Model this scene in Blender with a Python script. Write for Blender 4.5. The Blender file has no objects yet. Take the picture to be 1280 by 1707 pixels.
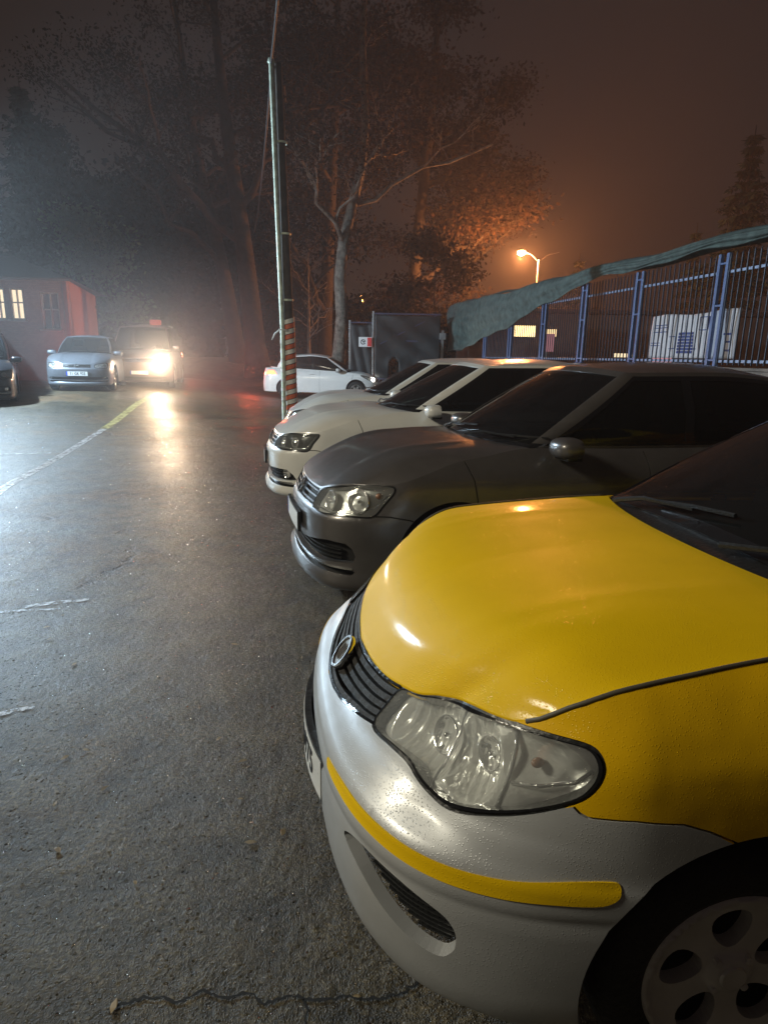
import bpy, bmesh, math, random
import numpy as np
from mathutils import Vector, Matrix
from mathutils.geometry import delaunay_2d_cdt
SC=bpy.context.scene; COL=SC.collection
PI=math.pi
# ---------------------------------------------------------------- camera
cd=bpy.data.cameras.new('camera'); cam=bpy.data.objects.new('camera',cd); COL.objects.link(cam); SC.camera=cam
cd.sensor_fit='VERTICAL'; cd.sensor_height=24.0; cd.lens=24.0*1060/1707; cd.clip_start=.02; cd.clip_end=500
PIT,ROLL,EYE=.2401,-.0193,1.488
_F=Vector((0,math.cos(PIT),-math.sin(PIT)));_U0=Vector((0,math.sin(PIT),math.cos(PIT)));_R0=Vector((1,0,0))
_R=math.cos(ROLL)*_R0-math.sin(ROLL)*_U0;_U=math.sin(ROLL)*_R0+math.cos(ROLL)*_U0
cam.matrix_world=Matrix(((_R.x,_U.x,-_F.x,0),(_R.y,_U.y,-_F.y,0),(_R.z,_U.z,-_F.z,EYE),(0,0,0,1)))
# ---------------------------------------------------------------- night sky
world=bpy.data.worlds.new('World'); SC.world=world; world.use_nodes=True
wn=world.node_tree.nodes; wl=world.node_tree.links; bg=wn['Background']
sky=wn.new('ShaderNodeTexSky'); sky.sky_type='NISHITA'; sky.sun_disc=False; sky.sun_elevation=math.radians(-3); sky.sun_rotation=math.radians(200)
mx=wn.new('ShaderNodeMix'); mx.data_type='RGBA'; mx.inputs[0].default_value=.97
wl.new(sky.outputs[0],mx.inputs[6]); mx.inputs[7].default_value=(.33,.235,.225,1)     # town glow on low cloud
wl.new(mx.outputs[2],bg.inputs[0]); bg.inputs[1].default_value=.052
SC.view_settings.view_transform='Standard'; SC.view_settings.look='None'; SC.view_settings.exposure=0; SC.view_settings.gamma=1
# ---------------------------------------------------------------- lamps (each stands in its own fixture, built further down)
def lamp(name,kind,loc,power,color,size=.1,aim=None,spot=None,blend=.5):
    l=bpy.data.lights.new(name,kind); l.energy=power; l.color=color
    if kind in('POINT','SPOT'): l.shadow_soft_size=size
    if kind=='SPOT': l.spot_size=math.radians(spot); l.spot_blend=blend
    o=bpy.data.objects.new(name,l); COL.objects.link(o); o.location=loc
    if aim: o.rotation_euler=(Vector(aim)-Vector(loc)).to_track_quat('-Z','Y').to_euler()
    return o
L_COOL=(-10.6,14.6,4.4); L_NEAR=(-8.0,.2,6.4); L_SOD=(6.05,31,6.15); L_FAR=(-2.31,60,6.62)
lamp('floodlight_lamp','SPOT',L_COOL,6200,(.64,.84,1.0),.12,aim=(-3.6,15.2,0),spot=128,blend=.35)
lamp('yard_lamp','SPOT',L_NEAR,2500,(1.0,.91,.70),.9,aim=(-2.5,3.0,0),spot=124,blend=.6)
lamp('sodium_lamp','POINT',(L_SOD[0],L_SOD[1],L_SOD[2]-.18),6500,(1.0,.32,.09),.10)
lamp('far_lamp','POINT',(L_FAR[0],L_FAR[1],L_FAR[2]-.2),500,(1.0,.48,.12),.12)
# ---------------------------------------------------------------- curve and surface helpers
def pchip(xs,ys):
    xs=np.array(xs,float);ys=np.array(ys,float);h=np.diff(xs);d=np.diff(ys)/h;m=np.zeros(len(xs))
    if len(xs)>2:
        w1=2*h[1:]+h[:-1];w2=h[1:]+2*h[:-1]
        ok=d[1:]*d[:-1]>0
        with np.errstate(divide='ignore',invalid='ignore'):
            m[1:-1]=np.where(ok,(w1+w2)/(w1/d[:-1]+w2/d[1:]),0)
    m[0]=d[0];m[-1]=d[-1]
    def f(x):
        x=np.clip(np.asarray(x,float),xs[0],xs[-1]);i=np.clip(np.searchsorted(xs,x)-1,0,len(xs)-2)
        t=(x-xs[i])/h[i];t2=t*t;t3=t2*t
        return (2*t3-3*t2+1)*ys[i]+(t3-2*t2+t)*h[i]*m[i]+(3*t2-2*t3)*ys[i+1]+(t3-t2)*h[i]*m[i+1]
    return f
def spline(pts,n=400,sym=False):
    """smooth curve through points, resampled by arc length; returns (S, P) arrays"""
    P=np.array(pts,float);d=np.r_[0,np.cumsum(np.linalg.norm(np.diff(P,axis=0),axis=1)**.5)]
    # natural-ish cubic via catmull-rom tangents
    m=np.zeros_like(P)
    for k in range(len(P)):
        if k==0: m[k]=(P[1]-P[0])/(d[1]-d[0])
        elif k==len(P)-1: m[k]=(P[-1]-P[-2])/(d[-1]-d[-2])
        else:
            a=(P[k]-P[k-1])/(d[k]-d[k-1]);b=(P[k+1]-P[k])/(d[k+1]-d[k]);u=(d[k+1]-d[k])/(d[k+1]-d[k-1]);m[k]=a*u+b*(1-u)
    if sym: m[0,0]=0;m[-1,0]=0
    t=np.linspace(0,d[-1],n*4);i=np.clip(np.searchsorted(d,t)-1,0,len(d)-2);h=(d[i+1]-d[i]);q=((t-d[i])/h)[:,None];h=h[:,None]
    Q=(2*q**3-3*q**2+1)*P[i]+(q**3-2*q**2+q)*h*m[i]+(3*q**2-2*q**3)*P[i+1]+(q**3-q**2)*h*m[i+1]
    S=np.r_[0,np.cumsum(np.linalg.norm(np.diff(Q,axis=0),axis=1))]
    s=np.linspace(0,S[-1],n)
    return s,np.stack([np.interp(s,S,Q[:,k]) for k in range(Q.shape[1])],1)
def sm(a,b,x):
    t=np.clip((np.asarray(x,float)-a)/(b-a),0,1);return t*t*(3-2*t)
class Wrap:
    """nose / side / tail surface: s = arc length of the plan curve from the nose centre (negative = other side), z = height"""
    def __init__(W,plan,nose,side,tail,blend=(.6,1.15),tblend=.6,extra=None):
        W.S,W.P=spline(plan,800,True);W.L=W.S[-1]
        T=np.gradient(W.P,axis=0);T/=np.linalg.norm(T,axis=1)[:,None];W.N=np.stack([-T[:,1],T[:,0]],1)  # outward
        W.fn=pchip(*zip(*nose));W.fs=pchip(*zip(*side));W.ft=pchip(*zip(*tail));W.b=blend;W.tb=tblend;W.extra=extra
        W.N[0]=(-1,0);W.N[-1]=(1,0)
    def d(W,s,z):
        a=np.abs(s);k=sm(W.b[0],W.b[1],a);k2=sm(W.L-1.0,W.L-W.tb+.1,a)
        r=(W.fn(z)*(1-k)+W.fs(z)*k)*(1-k2)+W.ft(z)*k2
        if W.extra: r=r+W.extra(a,z)
        return r
    def at(W,s,z,off=0.):
        s=np.asarray(s,float);z=np.asarray(z,float);a=np.clip(np.abs(s),0,W.L);sg=np.where(s<0,-1.,1.)
        x=np.interp(a,W.S,W.P[:,0]);y=np.interp(a,W.S,W.P[:,1]);nx=np.interp(a,W.S,W.N[:,0]);ny=np.interp(a,W.S,W.N[:,1])
        d=W.d(s,z)
        return np.stack([x-nx*d,(y-ny*d)*sg,z+0*s],-1)
    def nrm(W,s,z):
        e=.004
        ds=W.at(s+e,z)-W.at(s-e,z);dz=W.at(s,z+e)-W.at(s,z-e);n=np.cross(dz,ds);n/=np.linalg.norm(n,axis=-1)[...,None]+1e-12
        return n
    def s_at_x(W,x): return np.interp(x,W.P[:,0],W.S)
# ---------------------------------------------------------------- object helpers
def tag(o,label=None,cat=None,group=None,kind=None):
    if label:o['label']=label
    if cat:o['category']=cat
    if group:o['group']=group
    if kind:o['kind']=kind
    return o
def empty(name,loc=(0,0,0),rz=0,label=None,cat=None,group=None):
    o=bpy.data.objects.new(name,None); o.empty_display_size=.1; COL.objects.link(o); o.location=loc; o.rotation_euler=(0,0,rz)
    return tag(o,label,cat,group)
def mesh(name,V,F,mat,parent=None,smooth=False,N=None,mats=None,mi=None):
    me=bpy.data.meshes.new(name); me.from_pydata([tuple(map(float,v)) for v in V],[],[tuple(map(int,f)) for f in F])
    for m in (mats or [mat]): me.materials.append(m)
    if mi is not None: me.polygons.foreach_set('material_index',mi)
    if smooth or N is not None: me.polygons.foreach_set('use_smooth',[True]*len(me.polygons))
    me.update()
    if N is not None: me.normals_split_custom_set_from_vertices([tuple(map(float,n)) for n in N])
    o=bpy.data.objects.new(name,me); COL.objects.link(o)
    if parent: o.parent=parent
    return o
class MB:
    def __init__(s): s.V=[];s.F=[];s.mi=[]
    def add(s,V,F,mi=0):
        b=len(s.V); s.V+=[tuple(v) for v in V]; s.F+=[tuple(b+i for i in f) for f in F]; s.mi+=[mi]*len(F); return s
    def box(s,c,d,M=None,mi=0):
        V=[Vector((c[0]+x*d[0]/2,c[1]+y*d[1]/2,c[2]+z*d[2]/2)) for x in(-1,1) for y in(-1,1) for z in(-1,1)]
        if M is not None: V=[M@v for v in V]
        return s.add(V,[(0,1,3,2),(4,6,7,5),(0,4,5,1),(2,3,7,6),(0,2,6,4),(1,5,7,3)],mi)
    def rbox(s,c,d,r=.01,M=None,mi=0):
        """box with chamfered edges"""
        bm=bmesh.new(); bmesh.ops.create_cube(bm,size=1)
        for v in bm.verts: v.co=Vector((v.co.x*d[0],v.co.y*d[1],v.co.z*d[2]))
        bmesh.ops.bevel(bm,geom=bm.edges[:],offset=min(r,min(d)*.45),segments=2,affect='EDGES',profile=.5)
        bm.verts.index_update(); V=[v.co+Vector(c) for v in bm.verts]
        if M is not None: V=[M@v for v in V]
        s.add(V,[[v.index for v in f.verts] for f in bm.faces],mi); bm.free(); return s
    def tube(s,P,R,n=8,cap=True,mi=0):
        P=[Vector(p) for p in P]
        if not hasattr(R,'__len__'): R=[R]*len(P)
        V=[];F=[];up=None
        for i,p in enumerate(P):
            t=(P[min(i+1,len(P)-1)]-P[max(i-1,0)]).normalized()
            if up is None: up=t.orthogonal().normalized()
            a=(up-t*up.dot(t))
            a=a.normalized() if a.length>1e-5 else t.orthogonal().normalized(); up=a; b=t.cross(a)
            for k in range(n):
                w=2*PI*k/n; V.append(p+a*math.cos(w)*R[i]+b*math.sin(w)*R[i])
        for i in range(len(P)-1):
            for k in range(n): F.append((i*n+k,i*n+(k+1)%n,(i+1)*n+(k+1)%n,(i+1)*n+k))
        if cap: F.append(tuple(range(n))[::-1]);F.append(tuple((len(P)-1)*n+k for k in range(n)))
        return s.add(V,F,mi)
    def lathe(s,prof,axis='y',c=(0,0,0),n=32,mi=0,M=None):
        """prof: (radius, along)"""
        V=[];F=[]
        for r,h in prof:
            for k in range(n):
                w=2*PI*k/n;a=math.cos(w)*r;b=math.sin(w)*r
                v={'y':(a,h,b),'z':(a,b,h),'x':(h,a,b)}[axis]; v=Vector((v[0]+c[0],v[1]+c[1],v[2]+c[2]))
                V.append(M@v if M is not None else v)
        m=len(prof)
        for i in range(m-1):
            for k in range(n): F.append((i*n+k,i*n+(k+1)%n,(i+1)*n+(k+1)%n,(i+1)*n+k))
        return s.add(V,F,mi)
    def sphere(s,c,r,sc=(1,1,1),n=10,mi=0,M=None):
        V=[];F=[]
        for i in range(n+1):
            th=PI*i/n
            for k in range(2*n):
                w=PI*k/n; v=Vector((c[0]+r*sc[0]*math.sin(th)*math.cos(w),c[1]+r*sc[1]*math.sin(th)*math.sin(w),c[2]+r*sc[2]*math.cos(th)))
                V.append(M@v if M is not None else v)
        for i in range(n):
            for k in range(2*n): F.append((i*2*n+k,(i+1)*2*n+k,(i+1)*2*n+(k+1)%(2*n),i*2*n+(k+1)%(2*n)))
        return s.add(V,F,mi)
    def build(s,name,mat,parent=None,smooth=False,sharp=None):
        mats=mat if isinstance(mat,(list,tuple)) else [mat]
        o=mesh(name,s.V,s.F,None,parent,smooth,mats=mats,mi=s.mi)
        if smooth and sharp: 
            try: o.data.set_sharp_from_angle(angle=math.radians(sharp))
            except Exception: pass
        return o
def text(body,size,M,mat,parent,name='lettering',ext=.0008,sx=1.0):
    cu=bpy.data.curves.new(name,'FONT'); cu.body=body; cu.size=size; cu.extrude=ext; cu.align_x='CENTER'; cu.align_y='CENTER'; cu.materials.append(mat); cu.space_character=1.05
    o=bpy.data.objects.new(name,cu); COL.objects.link(o); o.parent=parent; o.matrix_local=M@Matrix.Diagonal((sx,1,1,1)); return o
def letters(body,size,sx,yc,zc,fx,parent,name='lettering'):
    """raised characters laid on a (slightly bent) number plate, as real mesh"""
    cu=bpy.data.curves.new('tmp','FONT');cu.body=body;cu.size=size;cu.extrude=.0006;cu.align_x='CENTER';cu.align_y='CENTER';cu.space_character=1.05;cu.resolution_u=3;cu.offset=.0016
    o=bpy.data.objects.new('tmp',cu);COL.objects.link(o);dg=bpy.context.evaluated_depsgraph_get();me=bpy.data.meshes.new_from_object(o.evaluated_get(dg))
    V=[];
    for v in me.vertices:
        y=yc-v.co.x*sx;V.append((fx(y)-.0115-v.co.z,y,zc+v.co.y))
    r=mesh(name,V,[list(f.vertices) for f in me.polygons],M['ink'],parent);bpy.data.objects.remove(o);bpy.data.curves.remove(cu);return r
def copy_tree(o,parent=None):
    c=o.copy(); COL.objects.link(c); c.parent=parent
    for ch in [x for x in bpy.data.objects if x.parent==o]: copy_tree(ch,c)
    return c
# ---------------------------------------------------------------- materials
_mats={}
class NT:
    def __init__(s,name):
        s.m=bpy.data.materials.new(name); s.m.use_nodes=True; s.t=s.m.node_tree; s.n=s.t.nodes; s.b=s.n['Principled BSDF']; s.out=s.n['Material Output']
    def new(s,k,**kw):
        n=s.n.new('ShaderNode'+k)
        for a,b in kw.items():
            if a.startswith('_'): setattr(n,a[1:],b)
            else: n.inputs[a.replace('__',' ')].default_value=b
        return n
    def link(s,a,b): s.t.links.new(a,b)
    def set(s,**kw):
        for k,v in kw.items():
            s.b.inputs[k.replace('__',' ')].default_value=(*v,1) if isinstance(v,tuple) and len(v)==3 else v
        return s
    def tex(s,kind='Noise',coord='Object',**kw):
        c=s.new('TexCoord'); t=s.new('Tex'+kind,**kw); s.link(c.outputs[coord],t.inputs['Vector']); return t
    def ramp(s,src,stops):
        r=s.new('ValToRGB'); e=r.color_ramp.elements
        while len(e)<len(stops): e.new(.5)
        for q,(p,c) in zip(e,stops): q.position=p; q.color=(*c,1) if isinstance(c,tuple) else (c,c,c,1)
        s.link(src,r.inputs[0]); return r
    def bump(s,src,strength,dist,prev=None):
        b=s.new('Bump',Strength=strength,Distance=dist); s.link(src,b.inputs['Height'])
        if prev is not None: s.link(prev.outputs[0],b.inputs['Normal'])
        return b
def simple(name,col,rough=.5,metal=0,emit=None,es=0,var=.12,scale=12,bumpy=0,coat=0):
    t=NT(name); t.set(Base__Color=col,Roughness=rough,Metallic=metal)
    if coat: t.set(Coat__Weight=coat)
    if emit: t.set(Emission__Color=emit,Emission__Strength=es)
    elif var:
        n=t.tex('Noise',Scale=scale,Detail=5.0); r=t.ramp(n.outputs[0],[(.3,tuple(c*(1-var) for c in col)),(.7,tuple(min(1,c*(1+var)) for c in col))]); t.link(r.outputs[0],t.b.inputs['Base Color'])
        r2=t.ramp(n.outputs[0],[(.3,max(0,rough-.08)),(.7,min(1,rough+.08))]); t.link(r2.outputs[0],t.b.inputs['Roughness'])
        if bumpy: b=t.bump(n.outputs[0],bumpy,.02); t.link(b.outputs[0],t.b.inputs['Normal'])
    return t.m
def paint(name,col,metal=0.,rough=.32,coat=.8,drops=1.,dirt=.25,dent=0.,spec=.5):
    """wet car paint: flecks, road film, fine rain beads"""
    t=NT(name); t.set(Metallic=metal,Roughness=rough,Coat__Weight=coat,Coat__Roughness=.13,Specular__IOR__Level=spec)
    n=t.tex('Noise',Scale=3.0,Detail=8.0,Roughness=.65); r=t.ramp(n.outputs[0],[(.3,tuple(c*(1-dirt) for c in col)),(.62,col)])
    t.link(r.outputs[0],t.b.inputs['Base Color'])
    r2=t.ramp(n.outputs[0],[(.3,rough+.12),(.7,rough)]); t.link(r2.outputs[0],t.b.inputs['Roughness'])
    # rain beads: round cells with irregular size
    prev=None
    if dent:
        n2=t.tex('Noise',Scale=9.0,Detail=1.0); prev=t.bump(n2.outputs[0],dent,.02)
    nn=t.tex('Noise',Scale=420.0,Detail=2.0); fb=t.bump(nn.outputs[0],.05,.0015,prev)
    v=t.tex('Voronoi',Scale=185.0,Randomness=1.0); v.feature='F1'
    m=t.tex('Noise',Scale=9.0,Detail=4.0)
    rr=t.ramp(v.outputs['Distance'],[(0.0,1.0),(.16,.75),(.30,0.0)])
    mm=t.ramp(m.outputs[0],[(.36,0.12),(.60,1.0)])
    mu=t.new('Math',_operation='MULTIPLY'); t.link(rr.outputs[0],mu.inputs[0]); t.link(mm.outputs[0],mu.inputs[1])
    db=t.bump(mu.outputs[0],.30*drops,.003,fb)
    t.link(db.outputs[0],t.b.inputs['Normal']); t.link(db.outputs[0],t.b.inputs['Coat Normal'])
    return t.m
def tinted(name,tint,vis=.35,rough=.04,wet=1.0,refl=1.45):
    """car glass: dark tint you can just see through, wet outside"""
    t=NT(name); t.n.remove(t.b)
    tr=t.new('BsdfTransparent',Color=(*tint,1)); gl=t.new('BsdfGlossy',Roughness=rough,Color=(1,1,1,1)); df=t.new('BsdfDiffuse',Color=(.012,.013,.014,1))
    fr=t.new('Fresnel',IOR=refl); mix=t.new('MixShader'); mix2=t.new('MixShader',Fac=1-vis)
    n=t.tex('Voronoi',Scale=120.0); rr=t.ramp(n.outputs['Distance'],[(0.,1.),(.25,0.)]); n2=t.tex('Noise',Scale=60.0,Detail=3.0)
    b=t.bump(n2.outputs[0],.06*wet,.003); b2=t.bump(rr.outputs[0],.25*wet,.002,b)
    t.link(b2.outputs[0],gl.inputs['Normal']); t.link(b2.outputs[0],fr.inputs['Normal'])
    t.link(tr.outputs[0],mix2.inputs[1]); t.link(df.outputs[0],mix2.inputs[2])
    t.link(fr.outputs[0],mix.inputs[0]); t.link(mix2.outputs[0],mix.inputs[1]); t.link(gl.outputs[0],mix.inputs[2]); t.link(mix.outputs[0],t.out.inputs[0])
    return t.m
def clear(name,tint=(.93,.95,.94),drops=1.0,rough=.03,haze=.06):
    """headlight cover: clear, faintly milky, beaded with rain"""
    t=NT(name); t.n.remove(t.b)
    tr=t.new('BsdfTransparent',Color=(*tint,1)); gl=t.new('BsdfGlossy',Roughness=rough); df=t.new('BsdfDiffuse',Color=(.6,.62,.62,1)); tl=t.new('MixShader',Fac=haze)
    fr=t.new('Fresnel',IOR=1.5); mix=t.new('MixShader')
    v=t.tex('Voronoi',Scale=190.0); rr=t.ramp(v.outputs['Distance'],[(0.,1.),(.3,0.)]); n2=t.tex('Noise',Scale=90.0,Detail=3.0)
    b=t.bump(n2.outputs[0],.12*drops,.004); b2=t.bump(rr.outputs[0],.7*drops,.003,b)
    t.link(b2.outputs[0],gl.inputs['Normal']); t.link(b2.outputs[0],fr.inputs['Normal']); t.link(b2.outputs[0],df.inputs['Normal'])
    t.link(tr.outputs[0],tl.inputs[1]); t.link(df.outputs[0],tl.inputs[2]); t.link(fr.outputs[0],mix.inputs[0]); t.link(tl.outputs[0],mix.inputs[1]); t.link(gl.outputs[0],mix.inputs[2]); t.link(mix.outputs[0],t.out.inputs[0])
    return t.m
def chrome(name,col=(.75,.76,.77),rough=.16,facet=.5,scale=60.0,metal=1.0):
    t=NT(name); t.set(Base__Color=col,Metallic=metal,Roughness=rough)
    v=t.tex('Voronoi',Scale=scale); n=t.tex('Noise',Scale=35.0,Detail=4.0)
    b=t.bump(v.outputs['Distance'],facet,.006); b2=t.bump(n.outputs[0],.3*facet,.01,b); t.link(b2.outputs[0],t.b.inputs['Normal']); return t.m
def glow(name,col,st):
    t=NT(name); t.set(Base__Color=(0,0,0),Emission__Color=col,Emission__Strength=st); return t.m
M={}
M['yellow']=paint('yellow_paint',(.80,.51,.002),coat=.28,spec=.12,rough=.5,dent=0.,dirt=.10)
M['yellow_fender']=paint('yellow_fender_paint',(.78,.46,.002),coat=.3,spec=.12,rough=.5,dent=.25,dirt=.14)
M['silver']=paint('silver_bumper_paint',(.50,.52,.54),metal=.35,coat=.35,rough=.40,dirt=.18)
M['grey']=paint('dark_grey_paint',(.125,.118,.118),metal=.45,rough=.30,dirt=.3)
M['white']=paint('white_paint',(.72,.72,.69),rough=.30,dirt=.10,drops=.6)
M['whiteb']=paint('white_wagon_paint',(.74,.75,.74),rough=.30,dirt=.08,drops=.4)
M['paleblue']=paint('pale_silver_paint',(.14,.155,.18),metal=.4,rough=.35,dirt=.2,drops=.4)
M['vanpaint']=paint('beige_van_paint',(.13,.095,.08),metal=.2,rough=.35,dirt=.2,drops=.4)
M['navy']=paint('black_car_paint',(.012,.014,.02),rough=.30,dirt=.2,drops=.4)
M['plastic']=simple('black_plastic',(.014,.015,.016),.38,bumpy=.15,scale=80)
M['gloss_black']=simple('glossy_black_trim',(.01,.011,.013),.16,coat=.6,bumpy=.1,scale=60)
M['gap']=simple('panel_gap',(.006,.006,.006),.8,var=0)
M['rubber']=simple('tyre_rubber',(.018,.018,.018),.72,bumpy=.4,scale=60)
M['alloy']=simple('wheel_alloy',(.42,.42,.41),.30,.7)
M['dirtrim']=simple('dusty_wheel_cover',(.68,.67,.65),.42,.2)
M['chrome']=chrome('chrome_trim',facet=.12)
M['reflector']=chrome('lamp_reflector',(.95,.95,.93),.18,.16,40.,.5)
M['reflector2']=chrome('lamp_reflector_smooth',(.88,.88,.88),.14,.3,30.,.75)
M['lens']=clear('headlight_cover',drops=.8,haze=.17)
M['lensvw']=clear('headlight_cover_wet',drops=.8,haze=.13)
M['glass']=tinted('tinted_car_glass',(.35,.38,.37),.5)
M['glassdark']=tinted('dark_tinted_car_glass',(.12,.13,.14),.3)
M['interior']=simple('car_interior',(.03,.03,.032),.8,bumpy=.2)
M['amber']=simple('amber_bulb',(.32,.17,.11),.25)
M['redlens']=simple('red_tail_lens',(.35,.01,.01),.15,coat=1)
M['redon']=glow('lit_tail_lens',(1,.12,.05),9)
M['lit']=glow('lit_headlight',(1.,.86,.66),220)
M['litcool']=glow('lit_headlight_side',(1.,.92,.80),60)
M['plate']=simple('number_plate_white',(.68,.70,.70),.35,var=.06)
M['ink']=simple('black_lettering',(.01,.01,.012),.5,var=0)
M['blue']=simple('plate_blue',(.01,.06,.45),.4,var=0)
# ---------------------------------------------------------------- setting
def gz(x,y):
    r=.45*float(sm(3.5,8,-x))*float(sm(9,17,y))
    return r+.25*float(sm(24.5,30,y))
def asphalt():
    t=NT('wet_asphalt')
    n1=t.tex('Noise',Scale=.55,Detail=6.0,Roughness=.6); n2=t.tex('Noise',Scale=70.0,Detail=6.0,Roughness=.7); v=t.tex('Voronoi',Scale=170.0); n3=t.tex('Noise',Scale=5.0,Detail=7.0,Roughness=.65)
    # colour: worn mineral grey, lighter stones, darker binder; brown damp patches
    c1=t.ramp(n2.outputs[0],[(.36,(.017,.0145,.009)),(.50,(.056,.047,.030)),(.64,(.130,.110,.072))])
    c2=t.ramp(n3.outputs[0],[(.36,(.42,.42,.40)),(.60,(1.28,1.24,1.14))])
    m=t.new('Mix',_data_type='RGBA',_blend_type='MULTIPLY'); m.inputs[0].default_value=1; t.link(c1.outputs[0],m.inputs[6]); t.link(c2.outputs[0],m.inputs[7])
    c3=t.ramp(n1.outputs[0],[(.38,(.62,.66,.62)),(.52,(1.0,.97,.88)),(.62,(1.5,1.10,.76))])
    m2=t.new('Mix',_data_type='RGBA',_blend_type='MULTIPLY'); m2.inputs[0].default_value=1; t.link(m.outputs[2],m2.inputs[6]); t.link(c3.outputs[0],m2.inputs[7])
    # pale stone chips
    vc=t.ramp(v.outputs['Color'],[(.93,0.),(.97,1.)]); m3=t.new('Mix',_data_type='RGBA'); t.link(vc.outputs[0],m3.inputs[0]); t.link(m2.outputs[2],m3.inputs[6]); m3.inputs[7].default_value=(.20,.19,.17,1)
    # cracks
    mp=t.new('TexCoord'); nz=t.new('TexNoise',Scale=2.2,Detail=6.0,Roughness=.7); t.link(mp.outputs['Object'],nz.inputs['Vector'])
    vm=t.new('VectorMath',_operation='MULTIPLY_ADD'); t.link(nz.outputs['Color'],vm.inputs[0]); vm.inputs[1].default_value=(.9,.9,0); t.link(mp.outputs['Object'],vm.inputs[2])
    vcrk=t.new('TexVoronoi',Scale=.42,_feature='DISTANCE_TO_EDGE'); t.link(vm.outputs[0],vcrk.inputs['Vector'])
    ck=t.ramp(vcrk.outputs['Distance'],[(.0,1.),(.006,.8),(.013,0.)])
    br=t.ramp(n1.outputs[0],[(.56,0.),(.62,1.)]); ckm=t.new('Math',_operation='MULTIPLY'); t.link(ck.outputs[0],ckm.inputs[0]); t.link(br.outputs[0],ckm.inputs[1])
    m4=t.new('Mix',_data_type='RGBA'); t.link(ckm.outputs[0],m4.inputs[0]); t.link(m3.outputs[2],m4.inputs[6]); m4.inputs[7].default_value=(.012,.012,.011,1)
    t.link(m4.outputs[2],t.b.inputs['Base Color'])
    # wetness
    w=t.new('Mix',_data_type='FLOAT'); wr=t.ramp(n1.outputs[0],[(.30,.36),(.66,.58)])
    vg=t.tex('Voronoi',Scale=130.0); gl=t.ramp(vg.outputs['Color'],[(.80,1.),(.86,.22)]); mr=t.new('Math',_operation='MULTIPLY'); t.link(wr.outputs[0],mr.inputs[0]); t.link(gl.outputs[0],mr.inputs[1]); t.link(mr.outputs[0],t.b.inputs['Roughness'])
    n4=t.tex('Noise',Scale=26.0,Detail=3.0)
    t.set(Specular__IOR__Level=.5)
    b1=t.bump(n2.outputs[0],.5,.008); vr=t.ramp(v.outputs['Distance'],[(0.,1.),(.5,0.)]); b2=t.bump(vr.outputs[0],.5,.008,b1); b25=t.bump(n4.outputs[0],.35,.014,b2); b3=t.bump(n3.outputs[0],.5,.03,b25); ib=t.new('Math',_operation='MULTIPLY'); ib.inputs[1].default_value=-1; t.link(ckm.outputs[0],ib.inputs[0]); b4=t.bump(ib.outputs[0],1.,.012,b3)
    t.link(b4.outputs[0],t.b.inputs['Normal']); return t.m
M['asphalt']=asphalt()
def worn(name,col,amount=.5,scale=9.):
    t=NT(name); t.n.remove(t.b); df=t.new('BsdfPrincipled',Roughness=.45); df.inputs['Base Color'].default_value=(*col,1); tr=t.new('BsdfTransparent'); mix=t.new('MixShader')
    n=t.tex('Noise',Scale=scale,Detail=9.0,Roughness=.75); r=t.ramp(n.outputs[0],[(amount-.07,0.),(amount+.05,1.)]); t.link(r.outputs[0],mix.inputs[0]); t.link(tr.outputs[0],mix.inputs[1]); t.link(df.outputs[0],mix.inputs[2]); t.link(mix.outputs[0],t.out.inputs[0])
    b=t.bump(n.outputs[0],.5,.01); t.link(b.outputs[0],df.inputs['Normal']); return t.m
def ground_sheet(name,x0,x1,y0,y1,dx,mat,dz=0.):
    X=list(np.arange(x0,x1+1e-6,dx));Y=list(np.arange(y0,y1+1e-6,dx));V=[(x,y,gz(x,y)+dz) for x in X for y in Y];n=len(Y)
    F=[(i*n+j,(i+1)*n+j,(i+1)*n+j+1,i*n+j+1) for i in range(len(X)-1) for j in range(n-1)]
    return tag(mesh(name,V,F,mat,smooth=True),kind='structure')
def ribbon(pts,w,dz):
    V=[];F=[];P=[Vector((p[0],p[1],0)) for p in pts]
    for i,p in enumerate(P):
        t=(P[min(i+1,len(P)-1)]-P[max(i-1,0)]).normalized();n=Vector((-t.y,t.x,0));ww=w[i] if hasattr(w,'__len__') else w
        for s in(-1,1): q=p+n*s*ww/2;V.append((q.x,q.y,gz(q.x,q.y)+dz))
    F=[(2*i,2*i+1,2*i+3,2*i+2) for i in range(len(P)-1)];return V,F
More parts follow.
